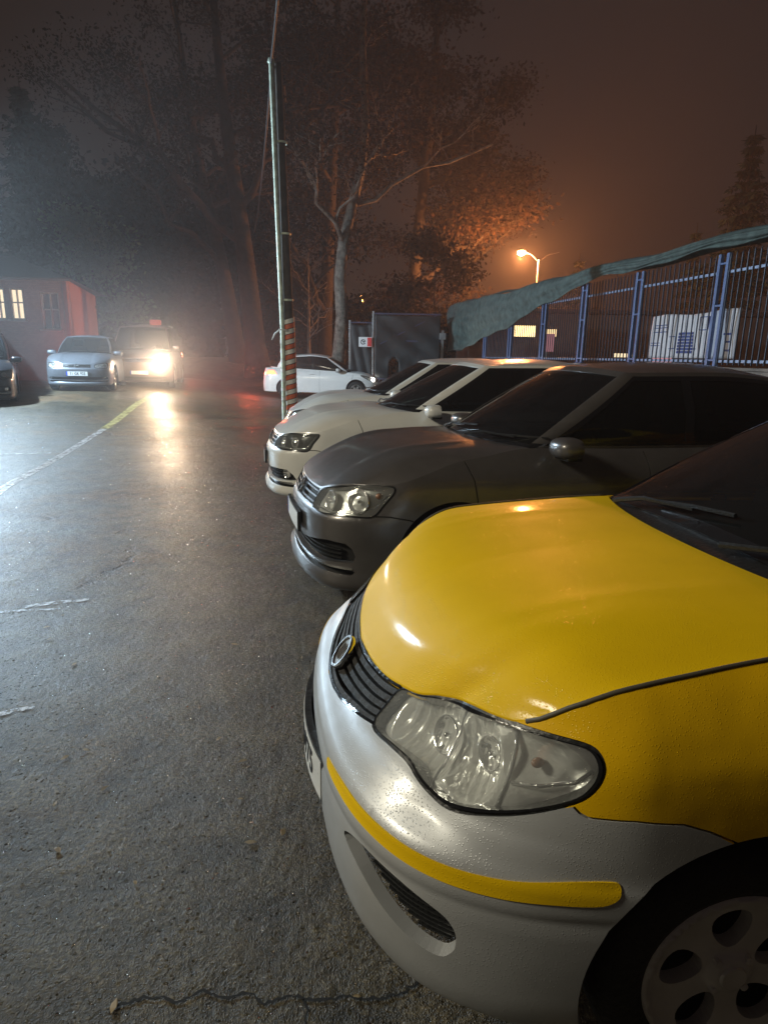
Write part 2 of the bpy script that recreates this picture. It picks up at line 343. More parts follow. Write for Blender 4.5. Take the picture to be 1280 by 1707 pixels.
def setting():
    X=lambda a,b:None
    V=[];F=[]
    xs=sorted(set([-200,-120,-70,-40]+list(np.arange(-26,26,.5))+[40,70,120,200]));ys=sorted(set([-120,-60,-20]+list(np.arange(-8,44,.5))+[60,90,140,250]));n=len(ys)
    V=[(x,y,gz(x,y)) for x in xs for y in ys];F=[(i*n+j,(i+1)*n+j,(i+1)*n+j+1,i*n+j+1) for i in range(len(xs)-1) for j in range(n-1)]
    tag(mesh('ground',V,F,M['asphalt'],smooth=True),kind='structure')
    # yellow bay line, thinning and curving away; worn white start
    rs=random.Random(3)
    C=[(-3.7,5.6),(-4.13,6.65),(-4.53,8.45),(-5.05,10.7),(-5.55,13.2),(-6.0,15.4),(-6.45,18.0),(-6.55,18.8)]
    s_,c=spline(C,90)
    k=len(c)
    V,F=ribbon(c[:45],.12,.004);tag(mesh('white_line_marking',V,F,worn('worn_white_paint',(.60,.60,.60),.50,14)),kind='structure')
    V,F=ribbon(c[44:],.15,.004);tag(mesh('yellow_line_marking',V,F,worn('worn_yellow_paint',(.42,.37,.15),.47,10)),kind='structure')
    V,F=ribbon([(-7.5,8.4),(-6,9.0),(-4.95,9.35)],.08,.004);tag(mesh('bay_line_marking',V,F,worn('worn_bay_paint',(.62,.63,.62),.50,10)),kind='structure')
    Vs=[];Fs=[]
    for a,b,w in (((-2.12,3.53),(-1.80,3.66),.05),((-1.64,2.34),(-1.47,2.44),.035),((-1.9,3.5),(-2.3,3.42),.03)):
        V,F=ribbon([a,((a[0]+b[0])/2,(a[1]+b[1])/2+.01),b],w,.004);b0=len(Vs);Vs+=V;Fs+=[tuple(b0+i for i in f) for f in F]
    tag(mesh('paint_remains_marking',Vs,Fs,worn('faded_paint_remains',(.50,.54,.62),.50,16)),kind='structure')
    # the crack by the taxi
    pts=[(-.62,1.16),(-.52,1.19),(-.46,1.18),(-.41,1.205),(-.36,1.19),(-.30,1.20),(-.26,1.18),(-.20,1.195),(-.13,1.19),(-.06,1.20),(0.0,1.195),(.06,1.21),(.10,1.235),(.15,1.25),(.19,1.28)]
    _,c=spline(pts,90);rr=random.Random(7);c=[(x+rr.uniform(-.004,.004),y+rr.uniform(-.005,.005)) for x,y in c];w=[.003+.006*rr.random() for _ in c]
    V,F=ribbon(c,w,.003);
    p2=[(-.17,1.19),(-.155,1.165),(-.16,1.14),(-.14,1.11)];V2,F2=ribbon(p2,[.006,.005,.004,.002],.003);b0=len(V);V+=V2;F+=[tuple(b0+i for i in f) for f in F2]
    tag(mesh('asphalt_crack_marking',V,F,M['gap']),kind='structure')
    rr=random.Random(21);V=[];F=[]
    for _ in range(70):
        x,y=rr.uniform(-3.4,1.0),rr.uniform(.8,9)
        if rr.random()<.25: x,y=rr.uniform(-1.6,-.3),rr.uniform(.9,2.4)
        s=rr.uniform(.008,.02);a=rr.uniform(0,6.28);c,d=math.cos(a)*s,math.sin(a)*s;z=gz(x,y)+.004;b0=len(V)
        V+=[(x-c,y-d,z),(x-c*.3+d*.5,y-d*.3-c*.5,z+rr.uniform(0,.006)),(x+c*.5+d*.4,y+d*.5-c*.4,z+rr.uniform(0,.006)),(x+c*1.2,y+d*1.2,z+.002),(x+c*.4-d*.5,y+d*.4+c*.5,z+rr.uniform(0,.006)),(x-c*.4-d*.4,y-d*.4+c*.4,z+rr.uniform(0,.004))];F.append(tuple(range(b0,b0+6)))
    tag(mesh('leaf_litter',V,F,simple('dead_leaf',(.20,.15,.08),.6,var=.5,scale=3)),kind='stuff')
    # earth bank beyond the yard
    t=NT('damp_earth');n=t.tex('Noise',Scale=3.,Detail=8.);r=t.ramp(n.outputs[0],[(.3,(.03,.022,.018)),(.7,(.10,.075,.06))]);t.link(r.outputs[0],t.b.inputs['Base Color']);t.set(Roughness=.8);b=t.bump(n.outputs[0],.8,.08);t.link(b.outputs[0],t.b.inputs['Normal'])
    V=[];xs=np.arange(-30,12.1,.6);ys=np.arange(25.5,50,.6);rs=random.Random(5)
    for x in xs:
        for y in ys: V.append((x,y,gz(x,y)-.03+.55*float(sm(25.6,29,y))*float(sm(2,-3,x)) +.06*math.sin(x*1.7+y)*float(sm(25.5,27,y))+rs.uniform(-.03,.03)))
    n=len(ys);F=[(i*n+j,(i+1)*n+j,(i+1)*n+j+1,i*n+j+1) for i in range(len(xs)-1) for j in range(n-1)]
    tag(mesh('earth_bank',V,F,t.m,smooth=True),kind='structure')
# ---------------------------------------------------------------- fence, gate, net, banner
FX=lambda y:5.0-.195*(y-10.11)
def fence():
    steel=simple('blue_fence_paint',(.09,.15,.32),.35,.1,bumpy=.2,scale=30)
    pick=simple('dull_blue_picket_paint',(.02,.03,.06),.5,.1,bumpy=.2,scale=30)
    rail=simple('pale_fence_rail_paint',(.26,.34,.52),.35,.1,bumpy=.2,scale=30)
    conc=simple('stained_concrete',(.20,.17,.15),.75,var=.35,scale=4,bumpy=.5)
    y0,y1=2.0,22.6
    K=MB();V=[(FX(y0)+.0,y0),(FX(y1),y1)];d=Vector((FX(y1)-FX(y0),y1-y0,0));Lg=d.length;d.normalize();nn=Vector((d.y,-d.x,0))
    Mt=Matrix(((d.x,nn.x,0,FX(y0)),(d.y,nn.y,0,y0),(0,0,1,0),(0,0,0,1)))
    K.rbox((Lg/2,0,.69),(Lg,.24,1.38),.01,Mt);w=K.build('retaining_wall',conc);tag(w,'low stained concrete wall carrying the blue fence','wall')
    K=MB();K.rbox((Lg/2,0,1.40),(Lg+.04,.30,.045),.01,Mt);K.build('wall_coping',conc,w)
    ys=[20.3,18.3,16.2,14.26,12.26,10.11,8.05,6.0,4.0]
    desc=['beside the gate, half under the hanging net','second bay from the gate, under the net edge','third bay from the gate, under the net roll','fourth bay from the gate, beneath the thin net roll','bay left of the white banner, glowing lamps seen behind','bay carrying the white banner','bay just right of the white banner','bay behind the roof of the yellow taxi']
    for i in range(len(ys)-1):
        a,b=ys[i],ys[i+1];A=Vector((FX(a),a,0));B=Vector((FX(b),b,0));L=(B-A).length;d=(B-A).normalized();nn=Vector((d.y,-d.x,0))
        Mt=Matrix(((d.x,nn.x,0,0),(d.y,nn.y,0,0),(0,0,1,1.425),(0,0,0,1)))
        e=empty('fence_panel',(A.x,A.y,0),0,'blue steel picket fence panel, '+desc[i],'fence','blue fence panels on the low wall')
        for q,o in((.09,0),(-.09,0)):
            K=MB();K.rbox((q,0,.82),(.06,.06,1.64),.006,Mt);K.rbox((q,0,.006),(.10,.12,.012),.002,Mt);K.build('post',steel,e)
        K=MB()
        for z in(.10,.9,1.5): K.rbox((0,0,z),(.14,.045,.03),.004,Mt)
        K.build('post_brace',steel,e)
        for z in(.085,1.37):
            K=MB();K.rbox((L/2,.0,z),(L-.2,.03,.042),.004,Mt);K.build('rail',rail,e)
        K=MB();n=16
        for k in range(n):
            x=.16+(L-.32)*k/(n-1);K.tube([Mt@Vector((x,.0275,.03)),Mt@Vector((x,.0275,1.60)),Mt@Vector((x,.0275,1.635))],[.011,.011,.003],6)
        K.build('pickets',pick,e)
    # white banner behind the pickets
    a,b=11.9,9.75;A=Vector((FX(a)+.09,a,0));B=Vector((FX(b)+.09,b,0));L=(B-A).length;d=(B-A).normalized();nn=Vector((d.y,-d.x,0))
    Mt=Matrix(((d.x,nn.x,0,A.x),(d.y,nn.y,0,A.y),(0,0,1,1.55),(0,0,0,1)))
    e=empty('banner',(A.x,A.y,1.55),0,'white banner with dark blue drawings hung on the inside of the fence','banner')
    I=Matrix.Translation((-A.x,-A.y,-1.55))
    nx,nz=60,16;V=[];F=[]
    fz=lambda u,v:.018*math.sin(u*47)+.012*math.sin(u*19+v*4)
    for i in range(nx+1):
        for j in range(nz+1):
            u,v=i/nx,j/nz;V.append(I@Mt@Vector((u*L,fz(u,v),v*.71+.02*math.sin(u*9)*v)))
    F=[(i*(nz+1)+j,(i+1)*(nz+1)+j,(i+1)*(nz+1)+j+1,i*(nz+1)+j+1) for i in range(nx) for j in range(nz)]
    o=mesh('banner_sheet',V,F,simple('white_banner_cloth',(.62,.60,.64),.7,var=.08),e,True);md=o.modifiers.new('thickness','SOLIDIFY');md.thickness=.003
    blue=simple('banner_blue_print',(.05,.07,.26),.6,var=.2);K=MB()
    def box(u0,u1,v0,v1,t=.014,fill=False):
        segs=[((u0,v0),(u1,v0)),((u0,v1),(u1,v1)),((u0,v0),(u0,v1)),((u1,v0),(u1,v1))] if not fill else [((u0,v0+(v1-v0)*k/6),(u1,v0+(v1-v0)*k/6)) for k in range(7)]
        for (a0,b0),(a1,b1) in segs:
            n=10;P=[I@Mt@Vector(((a0+(a1-a0)*k/n)*L,fz(a0+(a1-a0)*k/n,b0)-.006,(b0+(b1-b0)*k/n)*.71)) for k in range(n+1)];K.tube(P,t*.75 if not fill else (v1-v0)*.71/11,4)
    for v in(.62,.72,.78):box(.04,.22,v,v+.001)
    for u in(.05,.09,.13,.17,.21):box(u,u+.001,.60,.76)
    for v in(.30,.36):box(.03,.12,v,v+.001)
    box(.24,.33,.22,.50);box(.36,.54,.14,.56,fill=True);box(.60,.70,.62,.90);box(.55,.58,.20,.22);box(.86,.96,.50,.52);box(.87,.95,.34,.36);box(.88,.94,.16,.18)
    K.build('banner_drawing',blue,e)
    # shade net thrown over the fence top
    t=NT('green_shade_net');t.set(Roughness=.75);n=t.tex('Noise',Scale=6.,Detail=6.);r=t.ramp(n.outputs[0],[(.3,(.03,.052,.052)),(.7,(.085,.13,.125))]);t.link(r.outputs[0],t.b.inputs['Base Color']);wv=t.tex('Wave',Scale=60.,Distortion=2.);b=t.bump(wv.outputs[0],.25,.01);b2=t.bump(n.outputs[0],.6,.05,b);t.link(b2.outputs[0],t.b.inputs['Normal'])
    e=empty('shade_net',(FX(14),14,3.1),0,'green grey shade net draped over the top of the blue fence','net')
    nu,nv=220,26;V=[]
    hang=pchip([0,.06,.12,.2,.3,.42,.5,.62,.8,1.],[1.66,1.60,1.42,1.18,.86,.45,.26,.16,.15,.18])
    for i in range(nu+1):
        u=i/nu;y=24.0-20.3*u;x=FX(y);h=float(hang(u))
        top=3.33+.03*math.sin(u*40)+.02*math.sin(u*17)
        for j in range(nv+1):
            v=j/nv
            # from the outer edge, over the top rail, down the near side
            fold=.012*math.sin(v*26+u*14)+.008*math.sin(v*9-u*40)+.09*math.sin(u*34+v*7+2*math.sin(u*21))*float(sm(.34,.05,u))*v+.03*math.sin(u*90-v*13)*float(sm(.3,0,u))
            if v<.18: dx=.16-.16*v/.18;z=top-.18*(1-v/.18)
            else:
                w=(v-.18)/.82;dx=-.07-.10*math.sin(PI*min(1,w*1.3))*(.4+h*.3)-fold*.8;z=top-.02-h*w+.02*math.sin(u*90+w*5)*w
            nx_=.98;V.append((x+dx*nx_-FX(14),y+dx*.19-14,z-3.1))
    F=[(i*(nv+1)+j,(i+1)*(nv+1)+j,(i+1)*(nv+1)+j+1,i*(nv+1)+j+1) for i in range(nu) for j in range(nv)]
    o=mesh('net_sheet',V,F,t.m,e,True);md=o.modifiers.new('thickness','SOLIDIFY');md.thickness=.006
    K=MB();K.tube([(FX(22.9-19.2*u)-FX(14)+.0,22.9-19.2*u-14,3.30-3.1+.03*math.sin(u*40)) for u in np.linspace(0,1,60)],.03,6);K.build('net_rope',simple('dark_net_rope',(.03,.05,.05),.8),e,True)
    # gate with dark sheets
    gr=empty('gate',(-.5,23,0),0,'tall dark steel gate with sagging grey sheets beside the fence','gate')
    gm=simple('dull_gate_steel',(.28,.29,.30),.4,.4,bumpy=.3);dk=simple('dark_gate_sheet',(.018,.022,.026),.6,var=.35,scale=5,bumpy=.6);bars=simple('blue_black_gate_bars',(.04,.05,.10),.5)
    K=MB();K.rbox((0,0,1.5),(.06,.06,3.0),.006);K.build('post',gm,gr)
    K=MB();K.rbox((2.42,.05,1.2),(.09,.09,2.4),.006);K.rbox((2.42,.0,2.2),(.22,.12,.22),.01);K.build('post',gm,gr)
    K=MB()
    for z in(2.92,2.02,.72):K.rbox((1.2,0,z),(2.32,.04,.05),.004)
    K.tube([(.05,-.03,1.8),(2.3,-.03,2.95)],.02,6);K.build('gate_frame',bars,gr)
    K=MB()
    for k in range(19):K.box((.12+k*.12,.0,.40),(.02,.02,.62))
    K.build('gate_bars',bars,gr)
    V=[];nx,nz=40,30;rs=random.Random(2)
    for i in range(nx+1):
        for j in range(nz+1):
            u,v=i/nx,j/nz;V.append((.06+2.28*u,-.045-.05*abs(math.sin(u*7+v*5+math.sin(v*9)))*(1-v)-.05*math.sin(u*3.1-v*6)*v-.02*math.sin(u*13+v*17),.74+2.16*v-.05*math.sin(u*PI)*(v>.9)))
    F=[(i*(nz+1)+j,(i+1)*(nz+1)+j,(i+1)*(nz+1)+j+1,i*(nz+1)+j+1) for i in range(nx) for j in range(nz) if not(.22<i/nx<.36 and j/nz<.32-.9*abs(i/nx-.29))]
    o=mesh('gate_sheet',V,F,dk,gr,True);md=o.modifiers.new('thickness','SOLIDIFY');md.thickness=.004
    g2=empty('gate_leaf',(-1.32,23.2,0),0,'narrow gate leaf with a torn dark sheet, left of the tall gate','gate')
    K=MB();K.rbox((0,0,1.35),(.06,.06,2.7),.006);K.build('post',gm,g2)
    V=[]
    for i in range(21):
        for j in range(21):
            u,v=i/20,j/20;V.append((.04+.74*u,-.03-.06*abs(math.sin(u*7+v*4))*(1-.5*v),.5+2.1*v-.08*math.sin(u*PI)*v))
    F=[(i*21+j,(i+1)*21+j,(i+1)*21+j+1,i*21+j+1) for i in range(20) for j in range(20)]
    o=mesh('gate_sheet',V,F,dk,g2,True);md=o.modifiers.new('thickness','SOLIDIFY');md.thickness=.004
    K=MB()
    for z in(.5,1.6,2.62):K.rbox((.41,0,z),(.76,.035,.045),.004)
    K.build('gate_frame',bars,g2)
    s=empty('notice_sign',(-.76,22.88,1.96),0,'small white and red notice with a dark mark on the gate','sign')
    K=MB();K.rbox((0,0,0),(.46,.02,.33),.004);K.build('sign_plate',simple('white_sign_plate',(.75,.75,.76),.4,var=.05),s)
    K=MB();K.box((.145,-.0125,0),(.15,.004,.30));K.build('sign_panel',simple('red_sign_print',(.62,.06,.06),.4,var=.1),s)
    K=MB();K.tube([(-.08+.075*math.cos(a),-.013,.0+.075*math.sin(a)) for a in np.linspace(.6,5.9,20)],.014,5);K.tube([(-.08,-.013,.0),(0,-.013,.03)],.016,5);K.tube([(-.12,-.013,.05),(-.05,-.013,-.03)],.012,5);K.build('sign_mark',M['ink'],s)
# ---------------------------------------------------------------- poles, lamps, cables
def poles():
    rs=random.Random(4)
    wood=NT('weathered_pole_wood');n=wood.tex('Noise',Scale=7.,Detail=8.);r=wood.ramp(n.outputs[0],[(.3,(.018,.014,.010)),(.7,(.055,.045,.034))]);wood.link(r.outputs[0],wood.b.inputs['Base Color']);wood.set(Roughness=.8);b=wood.bump(n.outputs[0],.6,.02);wood.link(b.outputs[0],wood.b.inputs['Normal'])
    galv=simple('pale_green_conduit',(.56,.64,.52),.45,.1,var=.35,scale=9,bumpy=.3)
    red=simple('red_warning_tape',(.62,.12,.04),.4,var=.2);wht=simple('white_warning_tape',(.72,.72,.68),.4,var=.15)
    bx,by=-2.05,14.12;top=Vector((-.18,0,7.0))
    p=empty('utility_pole',(bx,by,0),0,'wooden utility pole wrapped in red and white tape, thin steel pipe beside it','pole')
    K=MB();K.tube([top*(k/8) for k in range(9)],[.118-.006*k for k in range(9)],14);K.build('pole_shaft',wood.m,p,True,60)
    # tape turns
    for mat,ph,nm in((red,0,'red_tape'),(wht,.5,'white_tape')):
        K=MB();n=220;V=[];F=[]
        for i in range(n+1):
            a=2*PI*10.5*i/n;z=.02+2.2*i/n;z+=ph*2.2/10.5
            c=top*(z/7.0)
            for dz in(-.045,.045): V.append((c.x+.1235*math.cos(a),c.y+.1235*math.sin(a),z+dz))
            for dz in(.045,-.045): V.append((c.x+.121*math.cos(a),c.y+.121*math.sin(a),z+dz))
        for i in range(n):
            for q in range(4): F.append((i*4+q,i*4+(q+1)%4,(i+1)*4+(q+1)%4,(i+1)*4+q))
        K.add(V,F);K.build(nm,mat,p,True,50)
    K=MB();pp=[Vector((-.17,-.10,0))+top*0,Vector((-.175,-.11,2.0)),Vector((-.235,-.11,4.2)),Vector((-.30,-.10,6.95))];K.tube(pp,.048,12);o=K.build('conduit_pipe',galv,p,True,60)
    K=MB();K.lathe([(.05,6.95),(.075,6.98),(.05,7.05),(.0,7.06)],axis='z',c=(-.30,-.10,0),n=12);K.build('pipe_cap',galv,o,True)
    for i in range(11):
        K=MB();z=.15+.2*i;xx=-.171-.001*i;K.lathe([(.0505,z-.03),(.0505,z+.03)],axis='z',c=(xx,-.105,0),n=12);K.build('white_tape',wht,o,True)
    K=MB();q=[Vector((-.05,-.15,1.98)),Vector((-.22,-.17,2.0)),Vector((-.33,-.16,1.90)),Vector((-.40,-.15,1.78))];K.tube(q,[.02,.016,.02,.008],6);K.build('loose_tape_end',wht,p,True)
    for z in(2.6,3.9,5.6):
        K=MB();c=top*(z/7.0);K.lathe([(.115,z-.02),(.12,z),(.115,z+.02)],axis='z',c=(c.x,c.y,0),n=16)
        K.build('pole_band',galv,p,True)
    cab=simple('black_cable',(.02,.02,.022),.6,var=0)
    def cable(a,b,sag,r,label,n=24):
        a=Vector(a);b=Vector(b);K=MB();K.tube([(a+(b-a)*t+Vector((0,0,-sag*4*t*(1-t))))-a for t in np.linspace(0,1,n)],r,6);o=K.build('overhead_cable',cab,None,True);o.location=a;tag(o,label,'cable');return o
    cable((-2.35,14.0,6.95),(-1.2,9.2,7.9),.15,.022,'black cable rising from the pole top out of the top of the view')
    cable((-2.35,14.05,6.9),(-6.9,34,7.2),.9,.022,'black cable running from the pole top back towards the big dark tree')
    # sodium street lamp beyond the gate, double arm
    st=simple('lamp_post_steel',(.30,.28,.26),.5,.5,bumpy=.2)
    e=empty('street_lamp',(6.85,31,0),0,'lit orange street lamp on a double arm behind the fence','street lamp')
    K=MB();K.tube([(0,0,0),(0,0,5.9)],[.08,.05],10);K.tube([(0,0,5.80),(-.35,0,6.12),(-.70,0,6.24)],.022,8);K.tube([(0,0,5.80),(.35,0,6.1),(.9,0,6.24)],.008,6);K.build('post',st,e,True,40)
    for sx,m in((-.82,glow('sodium_glow',(1,.50,.16),300)),):
        K=MB();K.sphere((sx,0,6.29),.17,(1.3,.6,.3),10);h=K.build('lamp_head',st,e,True);K=MB();K.sphere((sx,0,6.19),.15 if sx<0 else .09,(1.2,.9,.8),10);K.build('lamp_glass',m,h,True)
    e=empty('street_lamp',(-2.31,60,0),0,'tiny distant orange street lamp glimpsed between the trees','street lamp')
    K=MB();K.tube([(0,0,0),(0,0,6.8)],.07,8);K.build('post',st,e,True);K=MB();K.sphere((0,-.0,6.62),.2,(1,1,.7),8);K.build('lamp_glass',glow('far_sodium_glow',(1,.50,.14),45),e,True)
    # the yard lamps outside the view
    for nm,L,lab in(('yard_lamp_post',L_COOL,'tall post with a cool white floodlight left of the yard'),('yard_lamp_post',L_NEAR,'lamp post with a warm white lamp behind the camera')):
        e=empty(nm,(L[0]-.5,L[1],gz(L[0],L[1])),0,lab,'lamp post');z=gz(L[0],L[1])
        K=MB();K.tube([(0,0,0),(0,0,L[2]+.3-z),(.3,0,L[2]+.42-z),(.5,0,L[2]+.36-z)],[.07,.05,.03,.03],10);K.build('post',st,e,True,40)
        K=MB();K.rbox((.5,0,L[2]+.28-z),(.36,.24,.12),.03);h=K.build('lamp_head',st,e,True,40);K=MB();K.rbox((.5,0,L[2]+.205-z),(.28,.18,.02),.005);K.build('lamp_glass',glow(nm+'_glow',(.8,.9,1),25),h)
# ---------------------------------------------------------------- buildings
def buildings():
    t=NT('red_brick');c=t.new('TexCoord');mp=t.new('Mapping');mp.inputs['Scale'].default_value=(1,1,1);br=t.new('TexBrick',Scale=4.2,_offset=.5);br.inputs['Color1'].default_value=(.42,.23,.18,1);br.inputs['Color2'].default_value=(.36,.19,.15,1);br.inputs['Mortar'].default_value=(.22,.17,.15,1);br.inputs['Mortar Size'].default_value=.014
    # brick courses run up the wall: use x+y along, z up
    sep=t.new('SeparateXYZ');cmb=t.new('CombineXYZ');ad=t.new('Math',_operation='ADD');t.link(c.outputs['Object'],sep.inputs[0]);t.link(sep.outputs[0],ad.inputs[0]);t.link(sep.outputs[1],ad.inputs[1]);t.link(ad.outputs[0],cmb.inputs[0]);t.link(sep.outputs[2],cmb.inputs[1]);t.link(cmb.outputs[0],br.inputs['Vector'])
    t.link(br.outputs[0],t.b.inputs['Base Color']);t.set(Roughness=.8);b=t.bump(br.outputs[1],-.5,.01);t.link(b.outputs[0],t.b.inputs['Normal'])
    trim=simple('pale_window_frame',(.5,.46,.42),.5);dark=simple('dark_roof_tiles',(.07,.05,.045),.7,bumpy=.6,scale=12)
    e=empty('brick_house',(-10.7,22.2,.4),0,'red brick house with tall lit windows at the left edge','house')
    # local: front wall runs to -x, side wall runs along (-.27,.96)
    H=3.35;T=Vector((-1.70,6.1,0))
    K=MB()
    def wall(A,B,h,th,holes=()):
        d=(B-A);L=d.length;d.normalize();n=Vector((-d.y,d.x,0));Mt=Matrix(((d.x,n.x,0,A.x),(d.y,n.y,0,A.y),(0,0,1,0),(0,0,0,1)));xs=0
        for (x0,x1,z0,z1) in holes:
            K.box(((xs+x0)/2,th/2,h/2),(x0-xs,th,h),Mt);K.box(((x0+x1)/2,th/2,z0/2),(x1-x0,th,z0),Mt);K.box(((x0+x1)/2,th/2,(z1+h)/2),(x1-x0,th,h-z1),Mt);xs=x1
        K.box(((xs+L)/2,th/2,h/2),(L-xs,th,h),Mt);return Mt
    A=Vector((0,0,0));Wf=Vector((-11,-.3,0))
    holes=[(.25,.85,1.75,2.95),(1.40,1.85,2.05,3.05),(2.02,2.40,2.05,3.05),(4.0,4.6,2.0,3.0),(5.5,6.1,2.0,3.0)]
    Mw=wall(Wf,A,H,.25,[( 11.004-b,11.004-a,c,d) for a,b,c,d in holes[::-1]])
    Ms=wall(A+Vector((.0,.26,0)),T,H,.25)
    wall(T+Vector((-.1,-.25,0)),Wf+T+Vector((0,0,0)),H,.25);wall(Wf+T,Wf+Vector((0,.3,0)),H,.25)
    K.build('wall',t.m,e)
    lit=glow('lit_curtain',(1.,.80,.52),1.1);dim=simple('dim_window_glass',(.20,.12,.11),.2)
    for i,(a,b_,c0,d0) in enumerate(holes):
        xx0,xx1=11.004-b_,11.004-a;F=MB();w=.05
        for cx,cz,dx,dz in(((xx0+xx1)/2,c0+w/2,xx1-xx0,w),((xx0+xx1)/2,d0-w/2,xx1-xx0,w),(xx0+w/2,(c0+d0)/2,w,d0-c0-2*w),(xx1-w/2,(c0+d0)/2,w,d0-c0-2*w),((xx0+xx1)/2,(c0+d0)/2+.05,xx1-xx0-2*w,w*.8)): F.box((cx,.06,cz),(dx-.002,.08,dz-.002),Mw)
        F.box(((xx0+xx1)/2,.06,(c0+d0)/2),(.035,.07,d0-c0-2*w-.01),Mw)
        f=F.build('window',trim,e);G_=MB();G_.box(((xx0+xx1)/2,.12,(c0+d0)/2),(xx1-xx0,.02,d0-c0),Mw);G_.build('pane',dim if i==0 else lit,f)
        S_=MB();S_.rbox(((xx0+xx1)/2,-.03,c0-.03),(xx1-xx0+.14,.16,.05),.006,Mw);S_.build('sill',trim,f)
    P=MB();P.rbox((.02,-.02,H/2),(.13,.13,H+.01),.01);P.build('drainpipe',simple('reddish_downpipe',(.35,.14,.12),.5),e)
    # shallow roof with overhang
    V=[(.35,-.35,H+.002),(-11.2,-.75,H+.002),(-12.9,6.4,H+.002),(-1.35,6.5,H+.002),(-3.2,2.9,H+1.1),(-9.6,2.7,H+1.1)];R=MB();R.add(V,[(0,1,5,4),(0,4,3),(3,4,5,2),(1,2,5),(0,3,2,1)]);rf=R.build('roof',dark,e)
    R=MB();R.tube([(.36,-.36,H-.03),(-11.2,-.76,H-.03)],.05,8);R.build('gutter',dark,rf,True)
    # dim building and lit shop beyond the fence
    wl_=simple('rendered_wall',(.16,.10,.08),.8,var=.25,scale=2)
    e=empty('low_building',(14.5,31,0),0,'long dark building across the road behind the fence','building')
    K=MB();K.rbox((1,0,1.7),(24,5,3.4),.03);K.build('wall',wl_,e);K=MB();K.rbox((1,-.1,3.5),(24.6,5.6,.18),.03);K.build('roof',dark,e)
    for i,(x,z,w,h,m) in enumerate(((-8.6,2.65,.9,.45,glow('warm_shop_window',(1,.74,.32),3.2)),(-7.5,2.6,.5,.3,None),(-4.3,1.72,.8,.16,None),(-2.6,1.55,.85,.9,None),(3.0,1.8,1.2,1.1,None))):
        mm=m or (glow('dim_shop_window%d'%i,((1,.7,.35),(1,.8,.5),(1,.45,.5),(.35,.16,.12))[i-1],(1.6,1.2,.55,.25)[i-1]))
        F=MB();F.rbox((x,-2.53,z),(w+.1,.08,h+.1),.01);f=F.build('window',simple('window_surround',(.12,.1,.1),.6),e);G_=MB();G_.rbox((x,-2.575,z),(w,.02,h),.004);G_.build('pane',mm,f)
    # pink notice and pillar behind the fence
    s=empty('notice_board',(4.27,17.6,0),0,'pinkish notice board standing behind the blue fence','notice board')
    K=MB();K.tube([(0,0,0),(0,0,2.0)],.03,8);K.build('post',simple('notice_post_steel',(.2,.2,.2),.5),s);K=MB();K.rbox((0,-.03,1.92),(.34,.02,.46),.005);K.build('board',glow('backlit_pink_board',(1,.42,.48),.35),s)
    # taxi passing behind the fence
    # beacon van with amber roof sign
# ---------------------------------------------------------------- trees
def bark(name,a,b):
    t=NT(name);n=t.tex('Noise',Scale=5.,Detail=8.,Roughness=.7);v=t.tex('Voronoi',Scale=6.);r=t.ramp(n.outputs[0],[(.35,a),(.62,b)]);t.link(r.outputs[0],t.b.inputs['Base Color']);t.set(Roughness=.85);bb=t.bump(v.outputs['Distance'],.5,.05);b2=t.bump(n.outputs[0],.6,.03,bb);t.link(b2.outputs[0],t.b.inputs['Normal']);return t.m
M['bark']=bark('dark_bark',(.010,.008,.006),(.030,.024,.019));M['planebark']=bark('mottled_plane_bark',(.04,.035,.028),(.20,.185,.155))
def leafmat(name,a,b,tr=.2):
    t=NT(name);oi=t.new('NewGeometry');n=t.tex('Noise',Scale=1.3,Detail=3.);r=t.ramp(n.outputs[0],[(.3,a),(.7,b)]);t.link(r.outputs[0],t.b.inputs['Base Color']);t.set(Roughness=.95,Specular__IOR__Level=.1);return t.m
M['leafdark']=leafmat('dark_leaves',(.006,.006,.004),(.016,.014,.009));M['leafbrown']=leafmat('brown_plane_leaves',(.010,.007,.005),(.034,.018,.009));M['needle']=leafmat('conifer_needles',(.012,.025,.018),(.03,.05,.035));M['leafgreen']=leafmat('green_leaves',(.05,.09,.04),(.10,.16,.07))
def limbs(rs,base,tip,r0,depth,out,spread=.6,up=.25,wob=.25,kids=4,tips=None):
    """recursive branch: list of (points, radii)"""
    base=Vector(base);tip=Vector(tip);L=(tip-base).length;n=6;P=[];R=[]
    for k in range(n+1):
        t=k/n;o=Vector((rs.uniform(-1,1),rs.uniform(-1,1),rs.uniform(-1,1)))*wob*L*.12*math.sin(PI*min(t*1.2,1));P.append(base+(tip-base)*t+o*(0 if k==0 else 1));R.append(r0*(1-.68*t))
    out.append((P,R))
    if depth<=0:
        if tips is not None: tips+= [P[-1],P[-2],P[-3]]
        return
    for i in range(kids):
        t=.28+.70*(i+rs.random())/kids;k=min(n-1,int(t*n));p=P[k];d=(tip-base).normalized()
        a=Vector((rs.uniform(-1,1),rs.uniform(-1,1),rs.uniform(-.3,1)*up*2)).normalized();dd=(d*(1-spread)+a*spread+Vector((0,0,up*.4))).normalized();l=L*rs.uniform(.38,.62)*(1.15-.5*t)
        limbs(rs,p,p+dd*l,R[k]*rs.uniform(.5,.68),depth-1,out,spread,up,wob,kids,tips)
